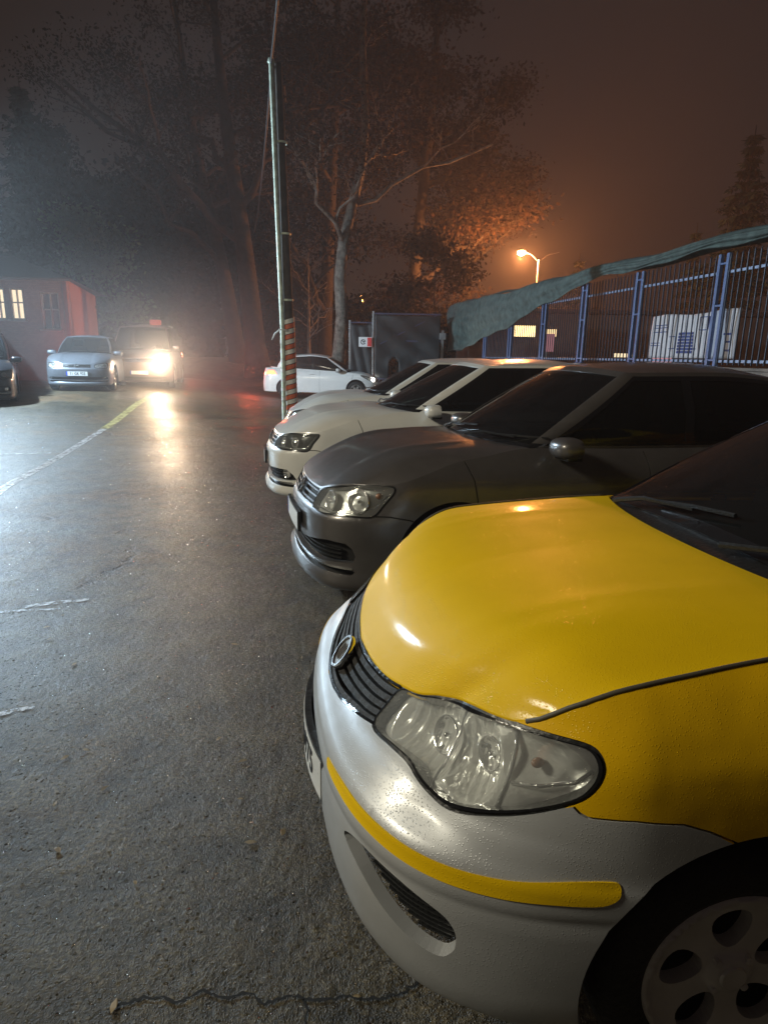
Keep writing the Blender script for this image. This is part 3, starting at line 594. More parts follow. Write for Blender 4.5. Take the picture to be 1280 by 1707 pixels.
def leaves(rs,pts,n,sz,rad,flat=.7):
    V=[];F=[]
    for _ in range(n):
        c=rs.choice(pts);c=c+Vector((rs.gauss(0,rad),rs.gauss(0,rad),rs.gauss(0,rad*flat)))
        a=Vector((rs.uniform(-1,1),rs.uniform(-1,1),rs.uniform(-1,1))).normalized();b=a.orthogonal().normalized();b=(Matrix.Rotation(rs.uniform(0,6.28),3,a)@b);s=sz*rs.uniform(.5,1.3);cc=a.cross(b)
        i=len(V);V+=[c-b*s,c+cc*s*.55,c+b*s,c-cc*s*.55];F.append((i,i+1,i+2,i+3))
    return V,F
def tree(name,loc,h,r,label,seed,lean=(0,0),crown=(.3,1.),spread=.6,nleaf=6000,leaf=.14,lrad=.5,barkm='bark',leafm='leafdark',kids=4,depth=3,group=None,curve=None,up=.25,multi=0):
    rs=random.Random(seed);e=empty(name,loc,0,label,'tree',group);out=[];tips=[]
    pts=curve or [(0,0,0),(lean[0]*.3,lean[1]*.3,h*.3),(lean[0]*.7,lean[1]*.7,h*.6),(lean[0],lean[1],h)]
    _,c=spline(pts,14);P=[Vector(p) for p in c];R=[r*(1.35 if k==0 else 1)*(1-.85*k/13) for k in range(14)]
    out.append((P,R))
    for i in range(kids+5):
        t=crown[0]+(crown[1]-crown[0])*(i+rs.random())/(kids+5);k=min(12,int(t*13));a=rs.uniform(0,2*PI);d=Vector((math.cos(a),math.sin(a),up+rs.uniform(0,.6))).normalized();l=h*spread*(.62-.35*t)*rs.uniform(.8,1.15)
        limbs(rs,P[k],P[k]+d*l,R[k]*rs.uniform(.45,.6),depth-1,out,.6,up,.5,kids,tips)
    K=MB();K.tube(P,R,12)
    for Pp,Rr in out[1:]: K.tube(Pp,[max(.006,x) for x in Rr],5 if Rr[0]<.08 else 8,False)
    K.build('trunk',M[barkm],e,True)
    if nleaf:
        V,F=leaves(rs,tips or [P[-1]],nleaf,leaf,lrad);mesh('crown',V,F,M[leafm],e)
    return e
def conifer(loc,h,r,label,seed,group=None,tiers=26,lean=0.,ragged=.3,blunt=0.):
    rs=random.Random(seed);e=empty('conifer_tree',loc,0,label,'tree',group);K=MB();K.tube([(0,0,0),(0,0,h*.5),(lean,0,h)],[h*.018,h*.012,.02],8);K.build('trunk',M['bark'],e,True);V=[];F=[];B=MB()
    for i in range(tiers):
        t=.06+.94*i/tiers;z=h*t;rr=r*((1-t)**(.8-.4*blunt))*(1+rs.uniform(-ragged,ragged));nb=rs.randint(6,9)
        for k in range(nb):
            a=2*PI*(k+rs.random())/nb;l=rr*rs.uniform(.65,1.15);d=Vector((math.cos(a),math.sin(a),-.18-.1*rs.random()))
            p0=Vector((lean*t*t,0,z));ns=max(5,int(l*9))
            B.tube([p0,p0+d*l*.5,p0+d*l+Vector((0,0,.06*l))],[.03,.02,.008],4,False)
            for q in range(ns*8):
                u=rs.uniform(.08,1.03);c=p0+d*l*u+Vector((0,0,.06*l*u*u));side=Vector((-d.y,d.x,0))*rs.uniform(-1,1)*.32*(1.15-u)*l*.9;c=c+side+Vector((0,0,rs.uniform(-.14,.05)))
                s=rs.uniform(.12,.28)*(.6+.06*h);ax=Vector((rs.uniform(-1,1),rs.uniform(-1,1),rs.uniform(-.9,.1))).normalized();b=ax.orthogonal().normalized();j=len(V);V+=[c-b*s*.16,c+ax*s*.5+b*s*.22,c+ax*s*1.1,c+ax*s*.45-b*s*.22];F.append((j,j+1,j+2,j+3))
    B.build('branches',M['bark'],e);mesh('crown',V,F,M['needle'],e);return e
def trees():
    g='trees beyond the yard'
    z=gz(-6,28)
    tree('leafless_tree',(-5.35,27.2,.55),17,.46,'huge dark tree with leaning trunk behind the van, thin twiggy crown',11,lean=(-1.6,.5),crown=(.30,1.),spread=.95,nleaf=16000,leaf=.07,lrad=.45,kids=4,depth=4,group=g)
    tree('leafless_tree',(-6.6,29.5,.6),15,.40,'twiggy dark tree left of the huge leaning one',12,lean=(-2.2,0),crown=(.35,1.),spread=.95,nleaf=12000,leaf=.07,lrad=.45,kids=4,depth=4,group=g)
    tree('plane_tree',(-1.95,25.2,.3),17,.27,'tree with pale mottled crooked trunk standing left of the gate',13,crown=(.33,1.),spread=.62,nleaf=12000,leaf=.08,lrad=.45,barkm='planebark',leafm='leafbrown',curve=[(0,0,0),(.12,0,1.4),(.22,0,3.1),(.10,0,4.5),(.45,0,6.0),(1.0,0,8.5),(.9,0,12),(1.3,0,17)],group=g,depth=4)
    tree('leafy_tree',(-3.2,33,.6),19,.40,'tall dense tree rising directly behind the utility pole',14,lean=(.8,0),crown=(.22,1.),spread=.62,depth=4,nleaf=26000,leaf=.11,lrad=.55,leafm='leafdark',group=g)
    tree('leafy_tree',(1.0,34,.6),19.5,.42,'tall dense tree rising behind the tall gate',15,lean=(1.2,0),crown=(.22,1.),spread=.60,depth=4,nleaf=26000,leaf=.11,lrad=.55,leafm='leafbrown',group=g)
    tree('leafy_tree',(4.2,37,.6),15,.36,'reddish leafy tree lit by the orange street lamp, left of it',16,lean=(.3,0),crown=(.15,1.),spread=.55,nleaf=14000,leaf=.10,lrad=.5,leafm='leafbrown',group=g)
    tree('bare_sapling',(-3.45,29.0,.55),5.2,.10,'small bare tree with spreading orange lit twigs behind the pole',17,crown=(.25,1.),spread=1.1,nleaf=0,barkm='planebark',kids=4,depth=3,group=g)
    tree('leafy_tree',(1.9,27.5,.2),5.4,.09,'low bush like tree with glinting leaves right behind the gate',18,crown=(.15,1.),spread=.85,nleaf=5000,leaf=.10,lrad=.35,leafm='leafbrown',group=g)
    tree('leafy_tree',(-14.3,40,.6),9.4,.3,'low dark tree mass behind the brick house roof',19,crown=(.1,1.),spread=.9,nleaf=14000,leaf=.22,lrad=.8,group=g)
    tree('leafy_tree',(-11,42,.6),10,.3,'rounded dark tree behind the van, in haze',20,crown=(.1,1.),spread=1.0,nleaf=14000,leaf=.22,lrad=.8,group=g)
    tree('leafy_tree',(-16.4,34.5,.4),10.4,.3,'rounded dark tree against the brick house, right of the tall conifer',21,crown=(.1,1.),spread=.7,nleaf=14000,leaf=.16,lrad=.55,group=g)
    tree('leafy_tree',(-13.0,23.6+6,.4),6.6,.12,'small pale green tree showing over the brick house roof',22,crown=(.3,1.),spread=.6,nleaf=5000,leaf=.12,lrad=.4,leafm='leafgreen',group=g)
    conifer((-18.7,36,.4),14.2,3.5,'tall pointed blue black conifer at the left edge',31,g,30,ragged=.35)
    conifer((16.4,32,0),11.9,3.0,'pointed conifer behind the fence at the right',32,g,24,ragged=.35)
    conifer((21.5,33,0),9.4,2.6,'ragged conifer cut by the right edge of the view',33,g,20)
    conifer((11.2,40,0),7.6,1.3,'small slim conifer right of the orange lamp',34,g,14)
    conifer((17.0,38,0),9.0,1.4,'slim conifer top peeping over the green net',35,g,14)
def hedges():
    for i,(x,y,w,h,lab) in enumerate(((-14,38,9,3.4,'dark hedge at the back of the yard behind the silver car'),(-4,38,10,4.0,'dark hedge at the back of the yard behind the bare trees'),(7,40,12,3.6,'dark hedge behind the street lamp'))):
        rs=random.Random(50+i);e=empty('hedge',(x,y,.4),0,lab,'hedge');V=[];F=[]
        for _ in range(9000):
            c=Vector((rs.uniform(-w/2,w/2),rs.gauss(0,.5),h*rs.random()**.7*(1+.15*math.sin(rs.random()*6))));a=Vector((rs.uniform(-1,1),rs.uniform(-1,1),rs.uniform(-1,1))).normalized();b=a.orthogonal().normalized();s=rs.uniform(.10,.26);cc=a.cross(b);j=len(V);V+=[c-b*s,c+cc*s*.6,c+b*s,c-cc*s*.6];F.append((j,j+1,j+2,j+3))
        mesh('foliage',V,F,M['leafdark'],e)
        K=MB()
        for k in range(14): K.tube([(w*(k/13-.5)*.95,0,0),(w*(k/13-.5)*.95+rs.uniform(-.3,.3),0,h*.8)],[.06,.02],5)
        K.build('stems',M['bark'],e)
def haze():
    t=NT('haze');t.n.remove(t.b);v=t.new('VolumePrincipled',Density=HAZE,Anisotropy=.35);v.inputs['Color'].default_value=(.92,.92,.94,1);t.link(v.outputs[0],t.out.inputs['Volume'])
    K=MB();K.box((0,35,11.3),(110,110,26.6));o=K.build('haze',t.m);tag(o,kind='stuff')
HAZE=.0024
def mist():
    """low drifting exhaust and fog round the two oncoming cars"""
    t=NT('mist');t.n.remove(t.b);v=t.new('VolumePrincipled',Anisotropy=.45);v.inputs['Color'].default_value=(.93,.93,.95,1)
    g=t.tex('Gradient','Object');g.gradient_type='SPHERICAL';n=t.tex('Noise',Scale=1.1,Detail=2.0);r=t.ramp(n.outputs[0],[(.3,.35),(.7,1.)]);m=t.new('Math',_operation='MULTIPLY');t.link(g.outputs[0],m.inputs[0]);t.link(r.outputs[0],m.inputs[1]);m2=t.new('Math',_operation='MULTIPLY');m2.inputs[1].default_value=MIST;t.link(m.outputs[0],m2.inputs[0]);t.link(m2.outputs[0],v.inputs['Density']);t.link(v.outputs[0],t.out.inputs['Volume'])
    K=MB();K.sphere((0,0,0),1,(1,1,1),12);o=K.build('mist',t.m);o.location=(-7.2,19.0,1.1);o.scale=(6.5,5.5,3.6);tag(o,kind='stuff')
MIST=.085
# ---------------------------------------------------------------- car builder
def densify(poly,cell,closed=True):
    out=[];n=len(poly)
    for i in range(n if closed else n-1):
        a=np.array(poly[i],float);b=np.array(poly[(i+1)%n],float);k=max(1,int(np.ceil(np.linalg.norm(b-a)/cell)))
        for j in range(k): out.append(tuple(a+(b-a)*j/k))
    if not closed: out.append(tuple(poly[-1]))
    return out
def smooth_poly(poly,n=6):
    """closed Catmull-Rom through the points"""
    P=np.array(poly,float);out=[];m=len(P)
    for i in range(m):
        p0,p1,p2,p3=P[(i-1)%m],P[i],P[(i+1)%m],P[(i+2)%m]
        for j in range(n):
            t=j/n;out.append(tuple(.5*((2*p1)+(-p0+p2)*t+(2*p0-5*p1+4*p2-p3)*t*t+(-p0+3*p1-3*p2+p3)*t**3)))
    return out
def inside(poly,P):
    x,y=P[:,0],P[:,1];c=np.zeros(len(P),bool);q=np.array(poly,float);j=len(q)-1
    for i in range(len(q)):
        xi,yi=q[i];xj,yj=q[j]
        if yi!=yj:
            k=((yi>y)!=(yj>y))&(x<(xj-xi)*(y-yi)/(yj-yi)+xi);c^=k
        j=i
    return c
def strip(pts,w):
    P=np.array(pts,float);T=np.gradient(P,axis=0);T/=np.linalg.norm(T,axis=1)[:,None];N=np.stack([-T[:,1],T[:,0]],1)*w/2
    return [tuple(p) for p in P+N]+[tuple(p) for p in (P-N)[::-1]]
def mirror(poly): return [(-a,b) for a,b in poly][::-1]
def partition(base,regs,grid,su=1.0):
    """one constrained triangulation shared by all regions of a surface"""
    V=[];E=[]
    for poly,cell in [(base,.05)]+[(r['poly'],r.get('cell',.03)) for r in regs]:
        q=densify([(a*su,b) for a,b in poly],cell);b0=len(V);V+=q;E+=[(b0+i,b0+(i+1)%len(q)) for i in range(len(q))]
    g=np.array(grid,float); ok=inside(base,g); g=g[ok]; V+=[(a*su,b) for a,b in g]
    r=delaunay_2d_cdt([Vector(v) for v in V],E,[],0,1e-5)
    P=np.array([(v.x/su,v.y) for v in r[0]]);F=np.array([f for f in r[2] if len(f)==3]);C=P[F].mean(1)
    own=np.full(len(F),-2);own[inside(base,C)]=-1
    for i,rg in reversed(list(enumerate(regs))):
        m=inside(rg['poly'],C)&(own>-2);own[m]=i
    return P,F,own
def region_mesh(surf,P,F,off=0.,skirt=.02):
    idx,inv=np.unique(F.ravel(),return_inverse=True);f=inv.reshape(-1,3);p=P[idx]
    o=off(p[:,0],p[:,1]) if callable(off) else off
    n=surf.nrm(p[:,0],p[:,1]);X=surf.at(p[:,0],p[:,1])+n*(np.asarray(o)[...,None] if np.ndim(o) else o)
    if callable(off):      # recompute normals from the displaced shape
        e=.003
        def pos(a,b): return surf.at(a,b)+surf.nrm(a,b)*np.asarray(off(a,b))[...,None]
        nn=np.cross(pos(p[:,0],p[:,1]+e)-pos(p[:,0],p[:,1]-e),pos(p[:,0]+e,p[:,1])-pos(p[:,0]-e,p[:,1]))
        nn/=np.linalg.norm(nn,axis=1)[:,None]+1e-9; sg=np.sign((nn*n).sum(1))[:,None]; nn*=sg
    else: nn=n
    X=X*np.array([1,-1,1]);n=n*np.array([1,-1,1]);nn=nn*np.array([1,-1,1])
    c=np.cross(X[f[:,1]]-X[f[:,0]],X[f[:,2]]-X[f[:,0]]);fl=(c*n[f[:,0]]).sum(1)<0;f=f.copy();f[fl]=f[fl][:,::-1]
    V=[X];NN=[nn];Fs=f.tolist()
    if skirt:
        e={}
        for t in f:
            for a,b in ((t[0],t[1]),(t[1],t[2]),(t[2],t[0])):
                k=(min(a,b),max(a,b)); e[k]=None if k in e else (a,b)
        E=[v for v in e.values() if v is not None]
        if E:
            A=np.array([v[0] for v in E]);B=np.array([v[1] for v in E]);k=len(E);b0=len(X)
            d=X[B]-X[A];sn=np.cross(d,n[A]);sn/=np.linalg.norm(sn,axis=1)[:,None]+1e-9
            V+=[X[A],X[B],X[B]-n[B]*skirt,X[A]-n[A]*skirt];NN+=[sn]*4
            Fs+=[[b0+i,b0+k*3+i,b0+2*k+i,b0+k+i] for i in range(k)]
    return np.concatenate(V),Fs,np.concatenate(NN)
def flip(L): # builder coordinates (x back, y to the car's left) -> mesh coordinates
    return (L[0],-L[1],L[2])
class Glass:
    """greenhouse: s 0..1 windscreen centre to pillar, 1..2 side, 2..3 rear; v 0..1 bottom to roof"""
    def __init__(G,B,T,bulge=(.03,.045,.03)):
        G.B=B;G.T=T;G.bu=bulge
    def loop(G,L,a):
        c0,c1,side,c2,c3=L['fc'],L['f'],L['side'],L['r'],L['rc']
        out=np.zeros(a.shape+(3,))
        t=np.clip(a,0,1)[...,None]; f=np.concatenate([c0[0]+(c1[0]-c0[0])*t**2.3,c1[1]*t,c0[2]+(c1[2]-c0[2])*t**2.0],-1)
        q=np.clip(a-1,0,1); X=np.array(side,float);w=np.linspace(0,1,len(X))
        sd=np.stack([pchip(w,X[:,k])(q) for k in range(3)],-1)
        t=np.clip(3-a,0,1)[...,None]; r=np.concatenate([c3[0]+(c2[0]-c3[0])*t**2.3,c2[1]*t,c3[2]+(c2[2]-c3[2])*t**2.0],-1)
        return np.where((a<1)[...,None],f,np.where((a<2)[...,None],sd,r))
    def at(G,s,v):
        s=np.asarray(s,float);v=np.asarray(v,float);a=np.clip(np.abs(s),0,3)
        b=G.loop(G.B,a);t=G.loop(G.T,a);P=b+(t-b)*v[...,None];k=(4*v*(1-v))
        cx=(G.B['f'][0]+G.B['r'][0])/2
        P[...,0]+=np.where(a<1,-G.bu[0]*k*(1-.3*a**4),0)+np.where(a>2,G.bu[2]*k,0)
        P[...,1]+=G.bu[1]*k*sm(.6,1.1,a)*(1-sm(1.9,2.4,a)); P[...,1]*=np.where(s<0,-1.,1.); return P
    def nrm(G,s,v):
        e=.05;a=.04
        s=np.asarray(s,float);v=np.asarray(v,float)
        ds=G.at(s+e,v)-G.at(s-e,v);dv=G.at(s,np.minimum(v+a,1))-G.at(s,np.maximum(v-a,0));n=np.cross(dv,ds);n/=np.linalg.norm(n,axis=-1)[...,None]+1e-12
        return n
    def s_at(G,x,v):
        q=np.linspace(1,2,400);P=G.at(q,np.full(400,v));return float(np.interp(x,P[:,0],q))
class Disc:
    def __init__(D,rr,dish): D.rr=rr;D.fd=pchip(*zip(*dish))
    def at(D,s,z):
        s=np.asarray(s,float);z=np.asarray(z,float);r=np.hypot(s,z)/D.rr;return np.stack([s,D.fd(r),z],-1)
    def nrm(D,s,z):
        e=.003;ds=D.at(s+e,z)-D.at(s-e,z);dz=D.at(s,z+e)-D.at(s,z-e);n=np.cross(dz,ds);return n/(np.linalg.norm(n,axis=-1)[...,None]+1e-12)
def make_wheel(car,x,y,side,r,rr,w,style,mrim,steer=0.):
    T=MB();h=w/2
    T.lathe([(rr-.012,-h+.03),(rr,-h+.01),(rr+.02,-h),(r-.03,-h+.004),(r-.006,-h+.022),(r,-h+.045),(r,h-.045),(r-.006,h-.022),(r-.03,h-.004),(rr+.02,h),(rr+.003,h-.008),(rr-.003,h-.02)],n=48)
    o=T.build('wheel',M['rubber'],car,True,40); o.location=(x,y,r); o.rotation_euler=(0,0,(PI if side>0 else 0)+steer)
    # outward is local -y
    n=dict(ovals5=5,spokes5=5,spokes10=7,cover=9)[style];D=Disc(rr*.985,[(0,h-.005),(.18,h-.006),(.3,h-.022),(.7,h-.02),(.88,h-.012),(.97,h-.002),(1.0,h-.012)])
    base=[(rr*.985*math.cos(a),rr*.985*math.sin(a)) for a in np.linspace(0,2*PI,65)[:-1]];regs=[]
    for k in range(n):
        a0=2*PI*(k+.32)/n
        if style=='ovals5': q=[(.56+.25*math.cos(t),.215*math.sin(t)*(1+.25*math.cos(t))) for t in np.linspace(0,2*PI,25)[:-1]]
        elif style=='spokes5': q=smooth_poly([(.30,-.05),(.86,-.36),(.90,0),(.86,.36),(.30,.05)],4)
        elif style=='spokes10': q=smooth_poly([(.34,-.05),(.86,-.27),(.90,0),(.86,.27),(.34,.05)],4)
        else: q=[(.72+.12*math.cos(t),.12*math.sin(t)) for t in np.linspace(0,2*PI,15)[:-1]]
        c,s=math.cos(a0),math.sin(a0);regs.append(dict(poly=[((u*c-v*s)*rr,(u*s+v*c)*rr) for u,v in q],cell=.02))
    g=[(u,v) for u in np.arange(-rr,rr,.012) for v in np.arange(-rr,rr,.012)]
    P,F,own=partition(base,regs,g);V,Fs,N=region_mesh(D,P,F[own==-1],0,.03)
    R=mesh('rim',V,Fs,mrim,o,N=N)
    K=MB();K.lathe([(0,-h+.002),(.026,-h+.001),(.031,-h+.008),(.031,-h+.02)],n=20)
    for k in range(4):
        a=PI/4+k*PI/2;K.lathe([(0,-h+.006),(.008,-h+.008),(.009,-h+.02)],c=(.047*math.cos(a),0,.047*math.sin(a)),n=8)
    K.build('hub_cap',mrim,o,True,40)
    Bk=MB();Bk.lathe([(0,-h+.07),(rr*.62,-h+.07),(rr*.62,-h+.085),(rr-.015,-h+.10),(rr-.01,0),(rr-.01,h)],n=32);Bk.build('brake_disc',M['plastic'],o,True,30)
    return o
def coons(F,Bk,Lf,Rt,nt,nu,crown,crease=0.):
    t=np.linspace(-1,1,nt)[:,None,None];u=np.linspace(0,1,nu)[None,:,None];k=(t+1)/2
    Fv=F(t[:,0,0])[:,None,:];Bv=Bk(t[:,0,0])[:,None,:];Lv=Lf(u[0,:,0])[None];Rv=Rt(u[0,:,0])[None]
    P=(1-u)*Fv+u*Bv+(1-k)*Lv+k*Rv-((1-k)*(1-u)*Fv[:1]+(1-k)*u*Bv[:1]+k*(1-u)*Fv[-1:]+k*u*Bv[-1:])
    b=(1-(1-u)**4)-u;c=1-np.abs(t)**3
    P[...,2]+=(crown*b*c)[...,0]
    if crease: P[...,2]+=(crease*np.exp(-((np.abs(t)-(.42+.18*u))/.05)**2)*np.sin(PI*np.clip(u*1.0,0,1)))[...,0]
    return P
def grid_mesh(name,P,mat,parent,skirt=.02,down=(0,0,-1),mid=None):
    """P (nt,nu,3) in builder coordinates; rounded rim all round"""
    nt,nu=P.shape[:2];Q=P.reshape(-1,3)*np.array([1,-1,1]);V=Q.tolist();F=[]
    for i in range(nt-1):
        for j in range(nu-1): F.append((i*nu+j,i*nu+j+1,(i+1)*nu+j+1,(i+1)*nu+j))
    if skirt:
        ring=[(i,0) for i in range(nt)]+[(nt-1,j) for j in range(1,nu)]+[(i,nu-1) for i in range(nt-2,-1,-1)]+[(0,j) for j in range(nu-2,0,-1)]
        ids=[i*nu+j for i,j in ring];cen=Q.mean(0);b0=len(V)
        for k,i in enumerate(ids):
            a=Q[ids[k-1]];b=Q[ids[(k+1)%len(ids)]];t=b-a;inn=np.cross(t,[0,0,1.]);inn/=np.linalg.norm(inn)+1e-9
            if inn@(cen-Q[i])<0: inn=-inn
            V.append((Q[i]-inn*.0015+np.array([0,0,-.003])).tolist());V.append((Q[i]+inn*.004+np.array([0,0,-skirt])).tolist())
        m=len(ids)
        for k in range(m):
            k2=(k+1)%m;F.append((ids[k],b0+2*k,b0+2*k2,ids[k2]));F.append((b0+2*k,b0+2*k+1,b0+2*k2+1,b0+2*k2))
    o=mesh(name,V,F,mat,parent,smooth=True)
    try: o.data.set_sharp_from_angle(angle=math.radians(70))
    except Exception: pass
    return o
def make_car(S,loc,rz,label,cat='car',group=None,name='parked_car'):
    car=empty(name,loc,rz,label,cat,group)
    W=Wrap(S['plan'],S['nose'],S['side'],S['tail'],blend=S.get('blend',(.6,1.15)),extra=S.get('scoop'));L=W.L
    zt=pchip(*zip(*S['ztop']));zb=pchip(*zip(*S['zbot']))
    # lower edge with wheel arches, upper edge
    def bottom():
        out=[];s=0.;arcs=[]
        for xc,zc,r in S['arches']:
            sc=float(np.interp(xc,W.P[:,0],W.S));z0=float(zb(sc));ph=math.asin(max(-.9,min(.9,(z0-zc)/r)))
            A=np.linspace(ph,PI-ph,56);xs=xc-r*np.cos(A);zs=zc+r*np.sin(A)
            arcs.append([(float(np.interp(x,W.P[:,0],W.S)),float(z)) for x,z in zip(xs,zs)])
        for s in np.arange(0,L,.06):
            if any(a[0][0]-.02<=s<=a[-1][0]+.02 for a in arcs):
                for a in arcs:
                    if a and a[0][0]-.02<=s<=a[-1][0]+.02 and (not out or out[-1]!=a[-1]): out+=a
                continue
            out.append((float(s),float(zb(s))))
        out.append((L,float(zb(L)))); return out
    bo=bottom();top=[(float(s),float(zt(s))) for s in np.append(np.arange(0,L,.04),L)]
    base=mirror(bo)[:-1]+bo+top[::-1]+[(-a,b) for a,b in top[1:]]
    seen=[];
    for p in base:
        if not seen or abs(p[0]-seen[-1][0])+abs(p[1]-seen[-1][1])>1e-4: seen.append(p)
    base=seen
    regs=[]
    for r in S['regs']:
        if r.get('line'): r=dict(r,poly=strip(r['line'],r.get('w',.006)),mat=M['gap'],off=-.008,skirt=0,name='panel_gap')
        if r.get('sym',True):
            regs.append(dict(r)); regs.append(dict(r,poly=mirror(r['poly']),other=True))
        else: regs.append(dict(r))
    cell,far=S.get('cell',.04),S.get('far',.1)
    g=[(s,z) for s in np.arange(-S.get('fine',1.4),S.get('fine',1.4),cell) for z in np.arange(.1,1.3,cell)]+[(sg*s,z) for sg in(-1,1) for s in np.arange(S.get('fine',1.4),L,far) for z in np.arange(.12,1.3,.05)]
    for (a0,a1,b0,b1,c) in S.get('dense',[]): g+=[(sg*s,z) for sg in(-1,1) for s in np.arange(a0,a1,c) for z in np.arange(b0,b1,c)]
    P,F,own=partition(base,regs,g)
    V,Fs,N=region_mesh(W,P,F[own==-1],0,.03);mesh('body',V,Fs,S['paint'],car,N=N)
    gaps=[]
    merged={}
    for i,r in enumerate(regs):
        f=F[own==i]
        if not len(f): continue
        if r['name']=='panel_gap': gaps.append(f);continue
        if r.get('lamp'): build_lamp(W,P,f,r,car,S); continue
        key=(r['name'],r['mat'].name,r.get('other',False) if not r.get('join') else 0)
        if r.get('join') and key in merged: merged[key][1].append(f)
        else: merged[key]=(r,[f])
    for gq in gaps: V,Fs,N=region_mesh(W,P,gq,-.010,0);mesh('panel_gap',V,Fs,M['gap'],car,N=N)
    for (nm,_,_),(r,fl) in merged.items():
        V,Fs,N=region_mesh(W,P,np.concatenate(fl),r.get('off',0),r.get('skirt',.02));o=mesh(nm,V,Fs,r['mat'],car,N=N)
        if r.get('label'): o['label']=r['label']
    # dark lining behind all panels
    ok=[(s,z) for s,z in base]
    V,Fs,N=region_mesh(W,P,F[own>=-1],lambda s,z:-.032+0*s,0) if False else (None,None,None)
    # hood, cowl, rear deck
    hp=S['hood'];sc,sw=hp['s0'],hp['s1']
    Wt=lambda s:W.at(np.asarray(s,float),zt(np.abs(s)))
    cw=W.at(np.array([sw]),np.array([zt(sw)]))[0]
    g_=hp.get('gap',.003)
    Fh=lambda t:Wt(t*sc)+np.stack([0*t+g_,0*t,0*t+.001],-1)
    Bh=lambda t:np.stack([hp['x']+(cw[0]-hp['x'])*np.abs(t)**2.2,t*cw[1],hp['z']+(cw[2]-hp['z'])*np.abs(t)**2.4],-1)
    inn=np.array([0,g_,0])
    Lh=lambda u:Wt(-(sc+(sw-sc)*u))+inn;Rh=lambda u:Wt(sc+(sw-sc)*u)-inn
    Ph=coons(Fh,Bh,Lh,Rh,S.get('hn',61),S.get('hn',61)*2//3,hp['crown'],hp.get('crease',0));grid_mesh('hood',Ph,hp.get('mat',S['paint']),car)
    R=S['gh'];sr=R['sr'];cr=W.at(np.array([sr]),np.array([zt(sr)]))[0]
    e=.012
    side=[]
    for s in np.linspace(sw,sr,9):
        p=W.at(np.array([s]),np.array([zt(s)]))[0];side.append((p[0],p[1]-e,p[2]-.004))
    B=dict(fc=(R['xw'],0,R['zw']),f=side[0],side=side,r=side[-1],rc=(R['xr'],0,R['zr']))
    T=dict(fc=R['T'][0],f=R['T'][1],side=R['T'][1:-1],r=R['T'][-2],rc=R['T'][-1])
    G=Glass(B,T,R.get('bulge',(.03,.045,.03)))
    # cowl between hood and windscreen
    t=np.linspace(-1,1,41);lo=Bh(t)+np.array([-.02,0,-.018]);hi=G.at(t,np.full(41,-.0));hi=hi+np.array([.02,0,-.006])
    grid_mesh('cowl',np.stack([lo+(hi-lo)*k for k in(0,.25,.5,.75,1)],1)*1.0,M['plastic'],car,skirt=0)
    # deck
    dk=S.get('deck')
    if dk:
        Bd=lambda t:Wt(np.where(t<0,-1,1)*(L-(1-np.abs(t))*0-(L-dk['s0'])*np.abs(t)))+0
        Fd=lambda t:np.stack([R['xr']+(cr[0]-R['xr'])*np.abs(t)**2.2,t*cr[1],R['zr']+(cr[2]-R['zr'])*np.abs(t)**2.4],-1)
        Ld=lambda u:Wt(-(sr+(dk['s0']-sr)*u))+inn;Rd=lambda u:Wt(sr+(dk['s0']-sr)*u)-inn
        Pd=coons(Fd,Bd,Ld,Rd,31,15,dk.get('crown',.03));grid_mesh('boot_lid',Pd,S['paint'],car)
    # windows
    wins=[];v0,v1=.05,.94
    ws=[(a,v0) for a in np.linspace(-.96,.96,25)]+[(a,v1-.0*abs(a)) for a in np.linspace(.93,-.93,25)]
    wins.append(dict(name='windscreen',poly=ws,mat=S.get('wsglass',M['glass'])))
    lower=dict(name='screen_seal',poly=([(-1.02,-.01),(-1.02,v0+.012),(1.02,v0+.012),(1.02,-.01)] if not S.get('blackpillar') else [(-1.05,-.01),(-1.05,.98),(1.05,.98),(1.05,-.01)]),mat=M['gloss_black'],off=-.002)
    for xs in R['sidewin']:
        a0,a1,b0,b1=xs
        q=smooth_poly([(a0 if a0<3 and a0<1.2 else G.s_at(a0,.1),.10),(G.s_at(a1,.1) if a1>2 or True else a1,.10),(G.s_at(b1,.5),.5),(G.s_at(b1,.88) ,.88),((b0 if b0<1.2 else G.s_at(b0,.88)),.88),((a0+b0)/2 if a0<1.2 else G.s_at((a0+b0)/2,.5),.5)],5) if False else \
          [(a0 if a0<1.2 else G.s_at(a0,.09),.09),(G.s_at(a1,.09),.09),(G.s_at((a1+b1)/2,.5),.5),(G.s_at(b1,.89),.89),((b0 if b0<1.2 else G.s_at(b0,.89)),.89),(((a0+b0)/2) if a0<1.2 else G.s_at((a0+b0)/2,.5),.5)]
        wins.append(dict(name='side_window',poly=q,mat=S.get('sideglass',M['glassdark'])));wins.append(dict(name='side_window',poly=mirror(q),mat=S.get('sideglass',M['glassdark'])))
        if R.get('blackpillar',True):
            pass
    rw=[(2.10,v0+.02),(3,v0+.02),(3,v1),(2.13,v1)];wins.append(dict(name='rear_window',poly=rw,mat=M['glassdark']));wins.append(dict(name='rear_window',poly=mirror(rw),mat=M['glassdark']))
    # black surround of the side windows
    x0=R['sidewin'][0];x1=R['sidewin'][-1]
    sur=[(1.03,.04),(G.s_at(x1[1]+.06,.04),.04),(G.s_at((x1[1]+x1[3])/2+.07,.5),.5),(G.s_at(x1[3]+.05,.95),.95),(1.045,.95)]
    wins.append(dict(name='window_trim',poly=sur,mat=M['gloss_black'],off=-.001));wins.append(dict(name='window_trim',poly=mirror(sur),mat=M['gloss_black'],off=-.001))
    wins.append(lower)
    gg=[(a,b) for a in np.arange(-3,3.01,.06) for b in np.arange(0,1.01,.08)];gb=[(a,0) for a in np.linspace(-3,3,121)]+[(a,1) for a in np.linspace(3,-3,121)]
